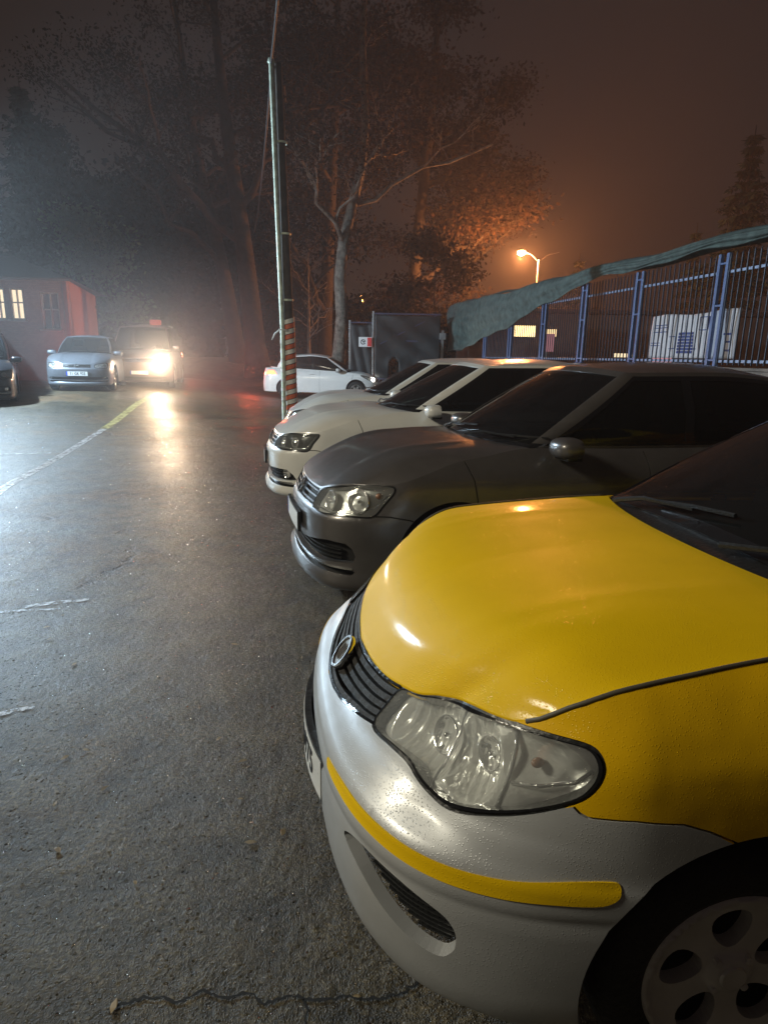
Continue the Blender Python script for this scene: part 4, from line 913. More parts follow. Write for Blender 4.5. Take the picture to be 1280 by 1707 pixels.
    for r in wins: r['cell']=.06
    P2,F2,ow=partition(gb,wins,gg,su=1.0)
    V,Fs,N=region_mesh(G,P2,F2[ow==-1],0,.02);mesh('pillar',V,Fs,S.get('roofmat',S['paint']),car,N=N)
    mg={}
    for i,r in enumerate(wins):
        f=F2[ow==i]
        if not len(f): continue
        if r['name'] =='rear_window' : mg.setdefault('rear_window',[]).append(f);continue
        V,Fs,N=region_mesh(G,P2,f,r.get('off',-.004),.008);mesh(r['name'],V,Fs,r['mat'],car,N=N)
    if mg: V,Fs,N=region_mesh(G,P2,np.concatenate(mg['rear_window']),-.004,0);mesh('rear_window',V,Fs,M['glassdark'],car,N=N)
    # roof
    Fr=lambda t:G.at(np.asarray(t,float),np.ones(len(t)));Br=lambda t:np.stack([*(G.at(np.where(t==0,3,np.where(t<0,-1,1)*(3-np.abs(t))),np.ones(len(t))).T)],-1)
    Lr=lambda u:G.at(-(1+u),np.ones(len(u)));Rr=lambda u:G.at(1+u,np.ones(len(u)))
    Pr=coons(Fr,Br,Lr,Rr,33,33,0);k=np.linspace(-1,1,33)[:,None];u=np.linspace(0,1,33)[None]
    Pr[...,2]+=R.get('roofcrown',.05)*(1-np.abs(k)**2.6)*(1-np.abs(2*u-1)**3.0)
    grid_mesh('roof',Pr,S.get('roofmat',S['paint']),car,skirt=0)
    # interior and underside
    I=MB();x0,x1=S['arches'][0][0],S['arches'][1][0];w=S['plan'][6][1]
    I.rbox(((x0+x1)/2,0,.32),(x1-x0+.9,1.12,.24),.03);I.rbox(((x0+x1)/2,0,.30),(x1-x0-.85,2*w-.16,.2),.03);I.build('underbody',M['gap'],car)
    D=MB();D.rbox((R['xw']+.42,0,R['zw']-.16),(.5,1.3,.24),.07);D.rbox((R['xw']+.62,.36,R['zw']-.02),(.12,.36,.10),.04);D.build('dashboard',M['interior'],car,True,40)
    if S.get('seats',True):
        for yy in(-.36,.36):
            Q=MB();xs=R['xw']+1.15;Q.rbox((xs,yy,.52),(.5,.48,.16),.06);Mt=Matrix.Translation((xs+.27,yy,.55))@Matrix.Rotation(.22,4,'Y');Q.rbox((0,0,.32),(.13,.46,.6),.05,Mt);Q.rbox((0,0,.72),(.10,.26,.18),.04,Mt);Q.build('seat',M['interior'],car,True,40)
        Stt=MB();a=Matrix.Translation((R['xw']+.72,.36 if False else -.36,R['zw']-.06))@Matrix.Rotation(-.45,4,'Y');Stt.tube([a@Vector((0,.18*math.cos(q),.18*math.sin(q))) for q in np.linspace(0,2*PI,25)],.014,6,False);Stt.box((0,0,0),(.02,.34,.05),a);Stt.build('steering_wheel',M['interior'],car,True)
    # wheel housings
    for xc,zc,r in S['arches']:
        for sg in(-1,1):
            H=MB();V=[];Fc=[];A=np.linspace(-.45,PI+.45,26)
            for q in A:
                for yy,rr in((w-.035,r+.012),(w-.30,r+.012),(w-.30,.02)): V.append((xc-rr*math.cos(q),sg*yy,zc+rr*math.sin(q)))
            for i in range(len(A)-1):
                for j in(0,1): Fc.append((i*3+j,i*3+j+1,(i+1)*3+j+1,(i+1)*3+j))
            H.add(V,Fc);H.build('wheel_housing',M['gap'],car)
    for i,(xc,zc,r) in enumerate(S['arches']):
        for sg in(-1,1): make_wheel(car,xc,sg*(w-.02-S['ww']/2-S.get('winset',.0)),sg,S['wr'],S['rr'],S['ww'],S['wstyle'],S['rimmat'],S.get('steer',0) if i==0 else 0)
    # mirrors
    if S.get('mirror'):
        mxx,mz=S['mirror']
        for sg in(-1,1):
            yb=float(G.at(np.array([1.05]),np.array([.1]))[0,1]);yo=yb+.17
            mm=MB();Mt=Matrix.Translation((mxx,sg*yo,mz));V=[];Fc=[];n=14
            mm.sphere((0,0,0),1,(1,1,1),n,0);mm.V=[Mt@Vector(tuple(math.copysign(abs(c)**.72,c)*q for c,q in zip(v,(.10,.115,.062)))) for v in mm.V]
            mm.V=[(v[0] if v[0]<mxx+.035 else mxx+.035,v[1],v[2]) for v in mm.V]
            o=mm.build('door_mirror',S.get('mirrormat',S['paint']),car,True,50)
            st=MB();st.rbox((mxx+.0,sg*(yb+.05),mz-.05),(.06,.12,.035),.012);st.rbox((mxx,sg*yo,mz-.055),(.10,.17,.03),.012);st.build('mirror_foot',M['plastic'],o,True,40)
            gl=MB();gl.sphere((mxx+.036,sg*yo,mz),1,(.002,.095,.05),10);gl.build('mirror_glass',M['chrome'],o,True)
    # wipers
    if S.get('wipers'):
        for (sA,sB,vB) in S['wipers']:
            a=G.at(np.array([sA]),np.array([.0]))[0]+np.array([-.05,0,.012]);b=G.at(np.array([sB]),np.array([vB]))[0]+np.array([-.012,0,.02]);c=a+(b-a)*.45+np.array([-.01,0,.02])
            wp=MB();wp.tube([flip(a),flip(c),flip(b)],[.010,.008,.005],6);
            d0=G.at(np.array([sB-.30]),np.array([vB-.01]))[0]+np.array([-.008,0,.012]);d1=G.at(np.array([sB+.22]),np.array([vB+.05]))[0]+np.array([-.008,0,.012])
            dm=G.at(np.array([sB-.04]),np.array([vB+.02]))[0]+np.array([-.014,0,.016]);wp.tube([flip(d0),flip(dm),flip(d1)],.007,6);wp.build('wiper',M['plastic'],car,True,50)
    # plate
    pl=S.get('plate')
    if pl:
        zc=pl['z'];xp=float(W.at(np.array([0.]),np.array([zc]))[0,0])-pl.get('out',.02);bd=pl.get('bend',.006)
        fx=lambda y:xp+bd*(y/.26)**2
        def slab(K,y0,y1,h,o0,o1):
            V=[];n=14
            for i in range(n+1):
                y=y0+(y1-y0)*i/n
                for dz,o in((-h/2,o0),(-h/2,o1),(h/2,o1),(h/2,o0)):V.append((fx(y)-o,y,zc+dz))
            Fq=[(i*4+k,i*4+(k+1)%4,(i+1)*4+(k+1)%4,(i+1)*4+k) for i in range(n) for k in range(4)]+[(0,1,2,3),(n*4+3,n*4+2,n*4+1,n*4)];K.add(V,Fq);return K
        ho=slab(MB(),-.268,.268,.130,-.012,.008).build('number_plate',M['plastic'],car);po=slab(MB(),-.257,.257,.108,.0085,.0105).build('plate_face',M['plate'],ho)
        slab(MB(),.222,.256,.104,.011,.0118).build('plate_band',M['blue'],ho)
        if pl.get('text'):
            letters(pl['text'],.098,.82,-.018,zc,fx,ho)
    S['W']=W;S['G']=G;S['zt']=zt
    if S.get('extras'): S['extras'](car,W,S)
    return car
def build_lamp(W,P,f,r,car,S):
    lp=r['lamp'];sg=-1 if r.get('other') else 1
    V,Fs,N=region_mesh(W,P,f,.001,0);lens=mesh('headlight',V,Fs,lp.get('lens',M['lensvw']),car,N=N)
    dep=lp['depth']
    def off(s,z): return -dep(np.abs(s),z)
    V,Fs,N=region_mesh(W,P,f,off,0);mesh('lamp_housing',V,Fs,lp['mat'],lens,N=N)
    # black rim joining the two
    q=r['poly'];q=densify(q,.03);n=len(q);A=np.array(q);nn=W.nrm(A[:,0],A[:,1]);X=W.at(A[:,0],A[:,1]);D=off(A[:,0],A[:,1])[:,None]
    cen=A.mean(0);wd=lp.get('rim',.006);Bq=A+(cen-A)/np.linalg.norm(cen-A,axis=1)[:,None]*wd;X2=W.at(Bq[:,0],Bq[:,1])
    Vv=np.concatenate([X+nn*.0005,X+nn*.0025,X2+nn*.0025,X2+nn*D])*np.array([1,-1,1]);Fc=[]
    for i in range(n):
        j=(i+1)%n
        for k in range(3): Fc.append((k*n+i,k*n+j,(k+1)*n+j,(k+1)*n+i))
    mesh('lamp_rim',Vv,Fc,M['gloss_black'],lens)
    for (s,z,rad,dp,kind) in lp.get('bowls',[]):
        a=np.array([s*sg]);b=np.array([z]);p=W.at(a,b)[0];nr=W.nrm(a,b)[0];nr=nr*np.array([1.,.55,.4]);nr/=np.linalg.norm(nr);p=p-nr*dp
        p=np.array(flip(p));nr=np.array(flip(nr));Mt=Matrix.Translation(p)@Vector(nr).to_track_quat('Z','Y').to_matrix().to_4x4()
        K=MB()
        if kind=='bowl':
            K.lathe([(rad*t,-.75*rad*(1-t*t)) for t in np.linspace(.12,1,9)]+[(rad*1.06,.0),(rad*1.08,-.012)],axis='z',n=24,M=Mt);K.build('reflector',M['reflector2'],lens,True)
            K=MB();K.sphere((0,0,-.30*rad),rad*.20,(1,1,1.6),8,M=Mt);K.build('bulb',lp.get('bulb',M['chrome']),lens,True)
        elif kind=='ball':
            K.sphere((0,0,-.01),rad,(1,1,.7),10,M=Mt);K.build('bulb',M['chrome'],lens,True);K=MB();K.lathe([(rad,0),(rad*1.35,.004),(rad*1.4,-.01)],axis='z',n=24,M=Mt);K.build('reflector',M['reflector2'],lens,True)
        elif kind=='amber': K.sphere((0,0,0),rad,(1,1,1.5),8,M=Mt);K.build('bulb',M['amber'],lens,True)
        elif kind=='lit': K.sphere((0,0,0),rad,(1,1,.5),10,M=Mt);K.build('bulb',lp['litmat'],lens,True)
    for ex in lp.get('bars',[]):   # trims inside: polyline of (s,z,depth)
        K=MB();pts=[]
        for (s,z,dd) in ex['p']:
            a=np.array([s*sg]);b=np.array([z]);pts.append(flip(W.at(a,b)[0]-W.nrm(a,b)[0]*dd))
        K.tube(pts,ex['r'],6);K.build('lamp_trim',ex['mat'],lens,True)
def bar(K,W,s0,s1,z,h,o0,o1,n=20,tilt=0.,mi=0):
    V=[];F=[]
    for s in np.linspace(s0,s1,n):
        zz=z(abs(s)) if callable(z) else z
        for dz,o in((-h/2,o0),(-h/2+tilt,o1),(h/2+tilt,o1),(h/2,o0)):
            a=np.array([s]);b=np.array([zz+dz]);V.append(flip(W.at(a,b)[0]+W.nrm(a,b)[0]*o))
    for i in range(n-1):
        for k in range(4): F.append((i*4+k,i*4+(k+1)%4,(i+1)*4+(k+1)%4,(i+1)*4+k))
    F+=[(0,1,2,3),((n-1)*4+3,(n-1)*4+2,(n-1)*4+1,(n-1)*4)];K.add(V,F,mi)
def emblem(car,W,z,r,kind,out=.012):
    p=W.at(np.array([0.]),np.array([z]))[0];nr=W.nrm(np.array([0.]),np.array([z]))[0];p=np.array(flip(p+nr*out));nr=Vector(flip(nr))
    z_=nr;x_=Vector((0,-1,0));y_=z_.cross(x_).normalized();x_=y_.cross(z_)
    Mt=Matrix(((x_.x,y_.x,z_.x,p[0]),(x_.y,y_.y,z_.y,p[1]),(x_.z,y_.z,z_.z,p[2]),(0,0,0,1)))
    K=MB();K.lathe([(0,-.01),(r*1.02,-.01),(r*1.05,-.004),(r*1.0,.004),(r*.86,.004),(r*.82,0)],axis='z',n=36,M=Mt);K.lathe([(0,-.002),(r*.85,-.002)],axis='z',n=30,mi=1,M=Mt)
    if kind=='vw':
        for P in ([(-.42,.74),(-.02,-.12),(.02,-.12),(.42,.74)],[(-.80,.30),(-.36,-.76),(0,.02),(.36,-.76),(.80,.30)]):
            K.tube([Mt@Vector((a*r,b*r,.003)) for a,b in P],r*.085,5)
    else:
        for a in(-.30,-.10,.10,.30): K.tube([Mt@Vector(((a-.07)*r,-.45*r,.002)),Mt@Vector(((a+.07)*r,.45*r,.002))],r*.05,5)
    return K.build('emblem',[M['chrome'],M['gloss_black'] if kind=='vw' else M['alloy']],car,True,45)
def handle(car,W,G,S,x,z):
    for sg in(-1,1):
        s=W.s_at_x(x);K=MB();V=[];pts=[]
        for q,o in((-.09,.0),(-.075,.028),(0,.034),(.075,.028),(.09,.0)):
            a=np.array([(s+q)*sg]);b=np.array([z]);pts.append(flip(W.at(a,b)[0]+W.nrm(a,b)[0]*o))
        K.tube(pts,.011,6);K.build('door_handle',S['paint'],car,True)
# ---- yellow taxi -----------------------------------------------------------
P0=[(0,0),(.008,.2),(.032,.38),(.085,.54),(.175,.665),(.32,.755),(.52,.805),(.8,.825),(1.2,.832),(2,.835),(3,.83),(3.6,.81),(3.9,.77),(4.08,.65),(4.16,.4),(4.186,0)]
N0=[(.15,.16),(.18,.08),(.22,.035),(.30,.010),(.40,0),(.47,0),(.515,.0),(.535,.006),(.56,.010),(.59,.036),(.62,.062),(.64,.085),(.66,.10),(.72,.15),(.78,.20),(.84,.27)]
S0=[(.15,.07),(.2,.035),(.3,.008),(.45,0),(.53,0),(.56,.003),(.58,.010),(.7,.014),(.78,.022),(.84,.045),(.90,.09),(.95,.15),(1.0,.22)]
HL=[(.399,.738),(.388,.70),(.397,.659),(.50,.664),(.581,.663),(.630,.650),(.674,.641),(.748,.635),(.836,.654),(.927,.685),(1.001,.722),(1.032,.751),(1.046,.784),(1.040,.808),(1.018,.817),(.955,.814),(.873,.806),(.754,.793),(.66,.783),(.558,.770),(.47,.752)]
HL=smooth_poly(HL,4)
def grow(poly,d):
    P=np.array(poly);c=P.mean(0);T=np.roll(P,-1,0)-np.roll(P,1,0);T/=np.linalg.norm(T,axis=1)[:,None];N=np.stack([T[:,1],-T[:,0]],1);s=np.sign((N*(P-c)).sum(1));return [tuple(p) for p in P+N*s[:,None]*d]
def hero_depth(a,z):
    a=np.asarray(a,float);z=np.asarray(z,float)
    r1=np.hypot((a-.56)/.15,(z-.708)/.075);r2=np.hypot((a-.755)/.085,(z-.722)/.085);r3=np.hypot((a-.93)/.10,(z-.755)/.06)
    d=.030+.055*np.clip(1-r1**2,0,1)+.050*np.clip(1-r2**2,0,1)+.025*np.clip(1-r3**2,0,1)
    d=d+.0035*np.sign(np.sin(a*165))*sm(0,.3,1-r1)+.003*np.sign(np.sin(a*210+z*60))*sm(0,.3,1-r2)
    return d
stripe_t=[(.326,.546),(.40,.556),(.47,.561),(.59,.561),(.68,.560),(.78,.560),(.90,.566),(1.006,.577),(1.075,.582),(1.090,.575)]
stripe_b=[(1.088,.556),(1.070,.543),(1.04,.537),(.969,.534),(.873,.529),(.776,.527),(.655,.528),(.513,.529),(.371,.527),(.33,.530)]
FOG=[(.478,.450),(.50,.472),(.564,.482),(.677,.478),(.765,.457),(.797,.429),(.802,.395),(.793,.372),(.768,.351),(.708,.357),(.629,.385),(.55,.420)]
FOG=smooth_poly(FOG,4)
seamL=[(1.001,.712),(1.012,.703),(1.026,.698),(1.108,.704),(1.193,.699),(1.244,.682),(1.30,.655)]
def grb(s): return .602+.056*(min(abs(s),.4)/.39)**1.6
def grt(s): return .700+.040*(min(abs(s),.4)/.39)**1.6
gpoly=[(s,grb(s)) for s in np.linspace(-.385,.385,15)]+[(s,grt(s)) for s in np.linspace(.385,-.385,15)]
bump_poly=[(-1.29,.655),(-1.244,.682),(-1.193,.699),(-1.108,.704),(-1.026,.698),(-1.001,.712),(-.927,.682),(-.836,.651),(-.748,.632),(-.674,.638),(-.581,.660),(-.397,.656)]
bump_poly=bump_poly+[(s,grb(s)-.003) for s in np.linspace(-.385,.385,9)]+[(-a,b) for a,b in bump_poly[::-1]]+[(1.5,.655),(1.5,.10),(-1.5,.10),(-1.5,.655)]
def extras_taxi(car,W,S):
    K=MB()
    for i in range(5):
        f=(i+.6)/5.2
        bar(K,W,-.38,.38,lambda s,f=f:grb(s)+(grt(s)-grb(s))*f,.011,-.034,-.006,30,-.004)
    K.build('grille_bars',M['rubber'],car)
    K=MB();bar(K,W,-.386,.386,lambda s:grt(s)-.001,.006,-.03,-.001,30);bar(K,W,-.386,.386,lambda s:grb(s)+.001,.005,-.03,-.001,30);K.build('grille_frame',M['gloss_black'],car)
    emblem(car,W,.655,.050,'plain',.016)
    for sg in(-1,1):   # mesh of the lower openings
        K=MB()
        for z in np.arange(.36,.48,.012): 
            xs=[s for s in np.arange(.44,.84,.01) if inside(FOG,np.array([[s,z]]))[0]]
            if len(xs)>2: bar(K,W,sg*xs[0],sg*xs[-1],float(z),.004,-.045,-.036,16)
        for s in np.arange(.47,.82,.014):
            zs=[z for z in np.arange(.34,.49,.005) if inside(FOG,np.array([[s,z]]))[0]]
            if len(zs)>2:
                a=np.array([s*sg]*2);b=np.array([zs[0],zs[-1]]);q=W.at(a,b)-W.nrm(a,b)*.040;K.tube([flip(q[0]),flip(q[1])],.002,4)
        K.build('intake_mesh',M['plastic'],car)
    K=MB()   # middle intake under the plate
    for z in(.235,.255,.275,.295): bar(K,W,-.33,.33,z,.006,-.035,-.012,24)
    K.build('intake_bars',M['plastic'],car)
    ms=simple('grey_gap_shade',(.085,.075,.055),.6)  # raised grey strip put in for the shade of the bonnet shut line
    for sg in(-1,1):
        K=MB();q=np.linspace(.905,1.73,30);p=W.at(q*sg,S['zt'](q)+.001);K.tube([flip(v) for v in p],.0048,6);K.build('bonnet_gap_shade',ms,car,True)
    handle(car,W,S['G'],S,2.35,.80)
    K=MB();K.rbox((1.95,0,1.56),(.16,.46,.13),.03);o=K.build('roof_sign',simple('roof_sign_plastic',(.7,.5,.03),.4),car,True,40)
TAXI=dict(scoop=lambda a,z:.016*np.exp(-((a-.69)/.10)**2-((z-.612)/.026)**2)+.004*np.exp(-((z-.487)/.012)**2)*sm(1.3,1.0,a),plan=P0,nose=N0,side=S0,tail=[(.15,.10),(.3,.01),(.5,0),(.7,.02),(.9,.06),(1.1,.12)],paint=M['yellow_fender'],
 ztop=[(0,.706),(.2,.719),(.39,.744),(.47,.757),(.56,.776),(.66,.789),(.754,.799),(.873,.812),(.92,.826),(1.0,.872),(1.1,.910),(1.25,.930),(1.4,.945),(1.74,.968),(2.4,.955),(4.2,.955),(5.0,.96),(6,.96)],
 zbot=[(0,.17),(.9,.18),(1.1,.2),(3.5,.2),(6,.22)],arches=[(.82,.325,.345),(3.26,.325,.345)],
 cell=.016,far=.09,fine=1.55,hn=81,dense=[(.393,1.05,.633,.82,.0062)],
 regs=[dict(name='lamp',poly=HL,mat=None,cell=.012,lamp=dict(depth=hero_depth,mat=M['reflector'],lens=M['lens'],rim=.007,
        bowls=[(.565,.708,.040,.068,'bowl'),(.755,.722,.034,.062,'bowl'),(.905,.752,.010,.040,'amber')],
        bars=[dict(p=[(.655,.645,.03),(.665,.69,.034),(.668,.74,.034),(.66,.782,.03)],r=.004,mat=M['reflector2']),dict(p=[(.845,.662,.03),(.862,.72,.03),(.868,.77,.03),(.865,.803,.028)],r=.005,mat=M['reflector2']),dict(p=[(.868,.71,.03),(.93,.72,.03),(1.0,.745,.025),(1.03,.775,.02)],r=.004,mat=M['reflector2'])])),
   dict(name='lamp_seal',poly=grow(HL,.0065),mat=M['plastic'],off=-.004,cell=.012),
   dict(name='bumper_stripe',poly=smooth_poly(stripe_t+stripe_b,4),mat=M['yellow'],off=.0025,skirt=.006,cell=.012),
   dict(name='intake',poly=grow(FOG,0),mat=M['gap'],off=-.05,skirt=0,cell=.015),
   dict(name='intake',poly=[(-.34,.225),(-.30,.31),(.30,.31),(.34,.225)],mat=M['gap'],off=-.04,skirt=0,sym=False,cell=.02),
   dict(name='grille',poly=gpoly,mat=M['gap'],off=-.04,skirt=0,sym=False,cell=.015),
   dict(name='panel_gap',line=seamL,w=.0045),
   dict(name='front_bumper',poly=bump_poly,mat=M['silver'],sym=False,off=0.0,skirt=.03,cell=.02),
   dict(name='grille_surround',poly=[(-.88,.60),(-.88,.90),(.88,.90),(.88,.60)],mat=M['gloss_black'],sym=False,off=-.004,skirt=.03),
   dict(name='panel_gap',line=[(1.50,.25),(1.52,.6),(1.50,.80),(1.46,.93)],w=.006),dict(name='panel_gap',line=[(2.52,.25),(2.52,.6),(2.52,.94)],w=.006),dict(name='panel_gap',line=[(3.42,.56),(3.36,.70),(3.40,.94)],w=.006),
   dict(name='rear_bumper',poly=[(4.25,.12),(4.25,.56),(6,.56),(6,.12)],mat=M['silver'],skirt=.02),
   dict(name='tail_light',poly=[(4.35,.66),(4.40,.92),(4.72,.90),(4.70,.66)],mat=M['redlens'],off=.002)],
 hood=dict(s0=.90,s1=1.74,x=1.055,z=.985,crown=.13,gap=.007,mat=M['yellow'],crease=.003),
 gh=dict(xw=1.14,zw=1.0,sr=4.30,xr=3.62,zr=.99,sidewin=[(1.07,2.22,1.08,2.22),(2.28,3.15,2.28,3.0)],T=[(1.98,0,1.44),(2.06,.53,1.415),(2.6,.57,1.43),(3.0,.54,1.41),(3.08,0,1.44)],roofcrown=.03),
 deck=dict(s0=4.75,crown=.02),wr=.285,rr=.195,ww=.175,wstyle='ovals5',rimmat=M['dirtrim'],mirror=(1.66,1.0),mirrormat=M['plastic'],blackpillar=True,wsglass=M['glass'],
 wipers=[(-.72,-.15,.06),(.25,.75,.06)],plate=dict(z=.430,out=.018,bend=.040,text='31 T 0975'),extras=extras_taxi,winset=.02)
# ---- generic saloon front in the style of the two middle cars --------------
PV=[(0,0),(.012,.25),(.045,.45),(.11,.60),(.22,.70),(.42,.775),(.7,.815),(1.2,.83),(2,.84),(3.2,.84),(3.8,.81),(4.1,.76),(4.28,.6),(4.35,.3),(4.37,0)]
NV=[(.13,.03),(.16,-.012),(.185,-.022),(.215,-.018),(.24,.015),(.35,.012),(.48,0),(.55,.0),(.61,.03),(.66,.055),(.72,.085),(.8,.15),(.88,.25)]
SV=[(.13,.04),(.2,.01),(.3,.0),(.45,0),(.6,.004),(.7,.012),(.8,.03),(.86,.06),(.92,.11),(.97,.17),(1.05,.28)]
TV=[(.13,.08),(.25,.01),(.5,0),(.7,.02),(.9,.06),(1.1,.12)]
def vw(sx=1.,sy=1.,paintm=None,hl=None,fog=None,gr=None,name='',**kw):
    hl0=hl;fog0=fog;hl=smooth_poly(hl,4)
    gz0,gz1,gs=gr
    def ext(car,W,S):
        K=MB()
        for f in(.16,.5,.84): bar(K,W,-gs+.01,gs-.01,gz0+(gz1-gz0)*f,.010,-.02,-.002,24,0,0)
        K.build('grille_bars',M['chrome'],car)
        K=MB()
        for z in(.335,.36,.385): bar(K,W,-.9*fog[3][0],.9*fog[3][0],z,.007,-.03,-.012,30)
        K.build('intake_bars',M['plastic'],car)
        K=MB();bar(K,W,-fog[4][0]+.02,fog[4][0]-.02,fog[-1][1]-.012,.010,-.012,.006,40);K.build('intake_trim',M['chrome'],car)
        emblem(car,W,(gz0+gz1)/2,.055,'vw',.010)
        for sg in((-1,1) if S.get('foglamps',True) else ()):
            a=np.array([sg*(fog[3][0]-.09)]);b=np.array([.365]);p=W.at(a,b)[0];nr=W.nrm(a,b)[0];Mt=Matrix.Translation(flip(p-nr*.02))@Vector(flip(nr)).to_track_quat('Z','Y').to_matrix().to_4x4()
            K=MB();K.lathe([(0,.006),(.03,.004),(.038,0),(.045,.004),(.047,-.02)],axis='z',n=20,M=Mt);K.build('fog_light',M['reflector2'],car,True,40)
        handle(car,W,S['G'],S,2.45*sx,.82);handle(car,W,S['G'],S,3.35*sx,.84)
    hs=hl[0]; fg=fog
    so=max(a for a,b in hl); zs=min(b for a,b in hl)
    x2=W2=None
    S=dict(plan=[(x*sx,y*sy) for x,y in PV],nose=NV,side=SV,tail=TV,paint=paintm,
     ztop=[(0,gz1+.008),(gs,gz1+.012),(gs+.1,.735),(so-.30,.765),(so-.02,.782),(so+.06,.80),(so+.2,.845),(so+.38,.90),(so+.55,.925),(1.9,.965),(2.6,.955),(6,.95)],
     zbot=[(0,.135),(.9,.15),(1.15,.2),(3.6,.21),(6,.22)],arches=[(.83*sx,.335,.35),(3.40*sx,.335,.35)],cell=.035,far=.12,fine=1.4,hn=51,
     regs=[dict(name='lamp',poly=hl,mat=None,cell=.018,lamp=kw.pop('lampspec')),dict(name='lamp_seal',poly=grow(hl,.007),mat=M['plastic'],off=-.004,cell=.02),
      dict(name='intake',poly=[(-a,b) for a,b in fg][::-1]+fg if False else [( .0,fg[0][1])]+fg+[(0,fg[-1][1])],mat=M['gap'],off=-.045,skirt=0,cell=.03,join=True),
      dict(name='intake',poly=[(0,.235),(0,.268),(fg[4][0]-.06,.285),(fg[4][0],.262),(fg[4][0]-.03,.24)],mat=M['gap'],off=-.03,skirt=0,cell=.03,join=True),
      dict(name='grille',poly=[(-gs,gz0),(-gs,gz1),(gs,gz1),(gs,gz0)],mat=M['gap'],off=-.03,skirt=0,sym=False,cell=.03),
      dict(name='panel_gap',line=[(so-.13,zs+.015),(so-.03,zs+.015),(so+.08,zs-.003),(so+.2,zs-.04)],w=.007),
      dict(name='panel_gap',line=[(1.50,.22),(1.55,.5),(1.50,.80),(1.45,.92)],w=.007),dict(name='panel_gap',line=[(2.66,.22),(2.66,.94)],w=.007),dict(name='panel_gap',line=[(3.55,.62),(3.60,.94)],w=.007),
      dict(name='tail_light',poly=[(4.45,.68),(4.50,.90),(4.85,.88),(4.85,.68)],mat=M['redlens'],off=.002)],
     hood=dict(s0=so+.02,s1=1.90*sx,x=1.12*sx,z=.985,crown=.15,crease=.010),
     gh=dict(xw=1.17*sx,zw=.985,sr=4.40*sx,xr=3.75*sx,zr=1.02,sidewin=[(1.06,2.42*sx,1.07,2.42*sx),(2.48*sx,3.35*sx,2.48*sx,3.12*sx)],T=[(1.98*sx,0,1.445),(2.06*sx,.52*sy,1.415),(2.7*sx,.56*sy,1.425),(3.2*sx,.53*sy,1.39),(3.28*sx,0,1.42)],roofcrown=.03),
     deck=dict(s0=4.85*sx,crown=.02),wr=.31,rr=.20,ww=.19,wstyle='spokes10',rimmat=M['alloy'],mirror=(1.50*sx,.985),wipers=[(-.72,-.1,.06),(.2,.8,.06)],
     plate=dict(z=.47,out=.018,text=None),extras=ext)
    S.update(kw); return S
GH=[(.449,.705),(.404,.664),(.400,.606),(.481,.588),(.631,.590),(.806,.594),(.909,.603),(.969,.669),(1.028,.744),(1.005,.772),(.867,.772),(.696,.752),(.55,.730)]
GF=[(.28,.385),(.617,.439),(.745,.433),(.785,.404),(.805,.36),(.79,.318),(.486,.296),(.26,.292)]
JH=[(.549,.724),(.481,.67),(.475,.626),(.554,.603),(.825,.597),(.974,.598),(1.033,.674),(1.089,.748),(1.033,.757),(.815,.752),(.67,.742)]
JF=[(.28,.39),(.593,.408),(.755,.408),(.825,.363),(.867,.31),(.731,.298),(.45,.29),(.26,.285)]
GREY=vw(1.0,1.0,M['grey'],GH,GF,(.606,.700,.395),foglamps=False,lampspec=dict(depth=lambda a,z:.045+.02*np.sin(a*40)*0,mat=M['reflector'],lens=M['lensvw'],bowls=[(.56,.655,.062,.012,'bowl'),(.80,.675,.070,.012,'bowl'),(.93,.715,.02,.02,'amber')],bars=[dict(p=[(.45,.61,.012),(.62,.605,.012),(.80,.612,.012),(.92,.655,.012),(.985,.72,.012)],r=.005,mat=M['reflector2'])]))
JET=vw(1.062,1.06,M['white'],JH,JF,(.614,.718,.47),mirrormat=M['white'],lampspec=dict(depth=lambda a,z:.05+0*a,mat=M['gloss_black'],lens=M['lensvw'],bowls=[(.82,.672,.036,.012,'ball'),(.62,.665,.045,.015,'bowl')],bars=[dict(p=[(.52,.618,.012),(.80,.614,.012),(.96,.622,.012),(1.05,.735,.012)],r=.006,mat=M['reflector2'])]),seats=True,sideglass=M['glassdark'],wsglass=M['glassdark'])
SED=vw(1.03,1.03,M['white'],GH,GF,(.606,.700,.395),lampspec=dict(depth=lambda a,z:.05+0*a,mat=M['reflector2'],lens=M['lensvw'],bowls=[(.70,.672,.05,.012,'bowl')]),wsglass=M['glassdark'])
# silver saloon facing us, black car beside it
SILV=vw(1.0,1.03,M['paleblue'],[(.46,.60),(.44,.66),(.52,.70),(.70,.72),(.86,.72),(.88,.66),(.80,.61),(.62,.59)],[(.28,.36),(.617,.37),(.745,.36),(.785,.345),(.785,.325),(.77,.31),(.486,.296),(.26,.292)],(.60,.69,.34),
   lampspec=dict(depth=lambda a,z:.04+0*a,mat=M['reflector'],lens=M['lensvw'],bowls=[(.60,.655,.045,.01,'bowl'),(.75,.66,.04,.01,'bowl')]),plate=dict(z=.45,out=.018,text='31 GK 925'),winset=.01)
SILV['regs']=[dict(r,mat=M['redon']) if r['name']=='tail_light' else r for r in SILV['regs']]  # tail lenses set glowing to go with the added red fill lamps
BLK=vw(1.02,1.05,M['navy'],GH,GF,(.606,.700,.395),lampspec=dict(depth=lambda a,z:.05+0*a,mat=M['gloss_black'],lens=M['lensvw'],bowls=[(.70,.672,.05,.012,'bowl')]),wsglass=M['glassdark'])
BLK['gh']=dict(BLK['gh'],T=[(1.75,0,1.60),(1.82,.58,1.565),(2.6,.62,1.58),(4.0,.58,1.52),(4.05,0,1.55)],sr=4.6,xr=4.2,zr=1.02,sidewin=[(1.06,2.42,1.07,2.42),(2.48,3.6,2.48,3.5)])
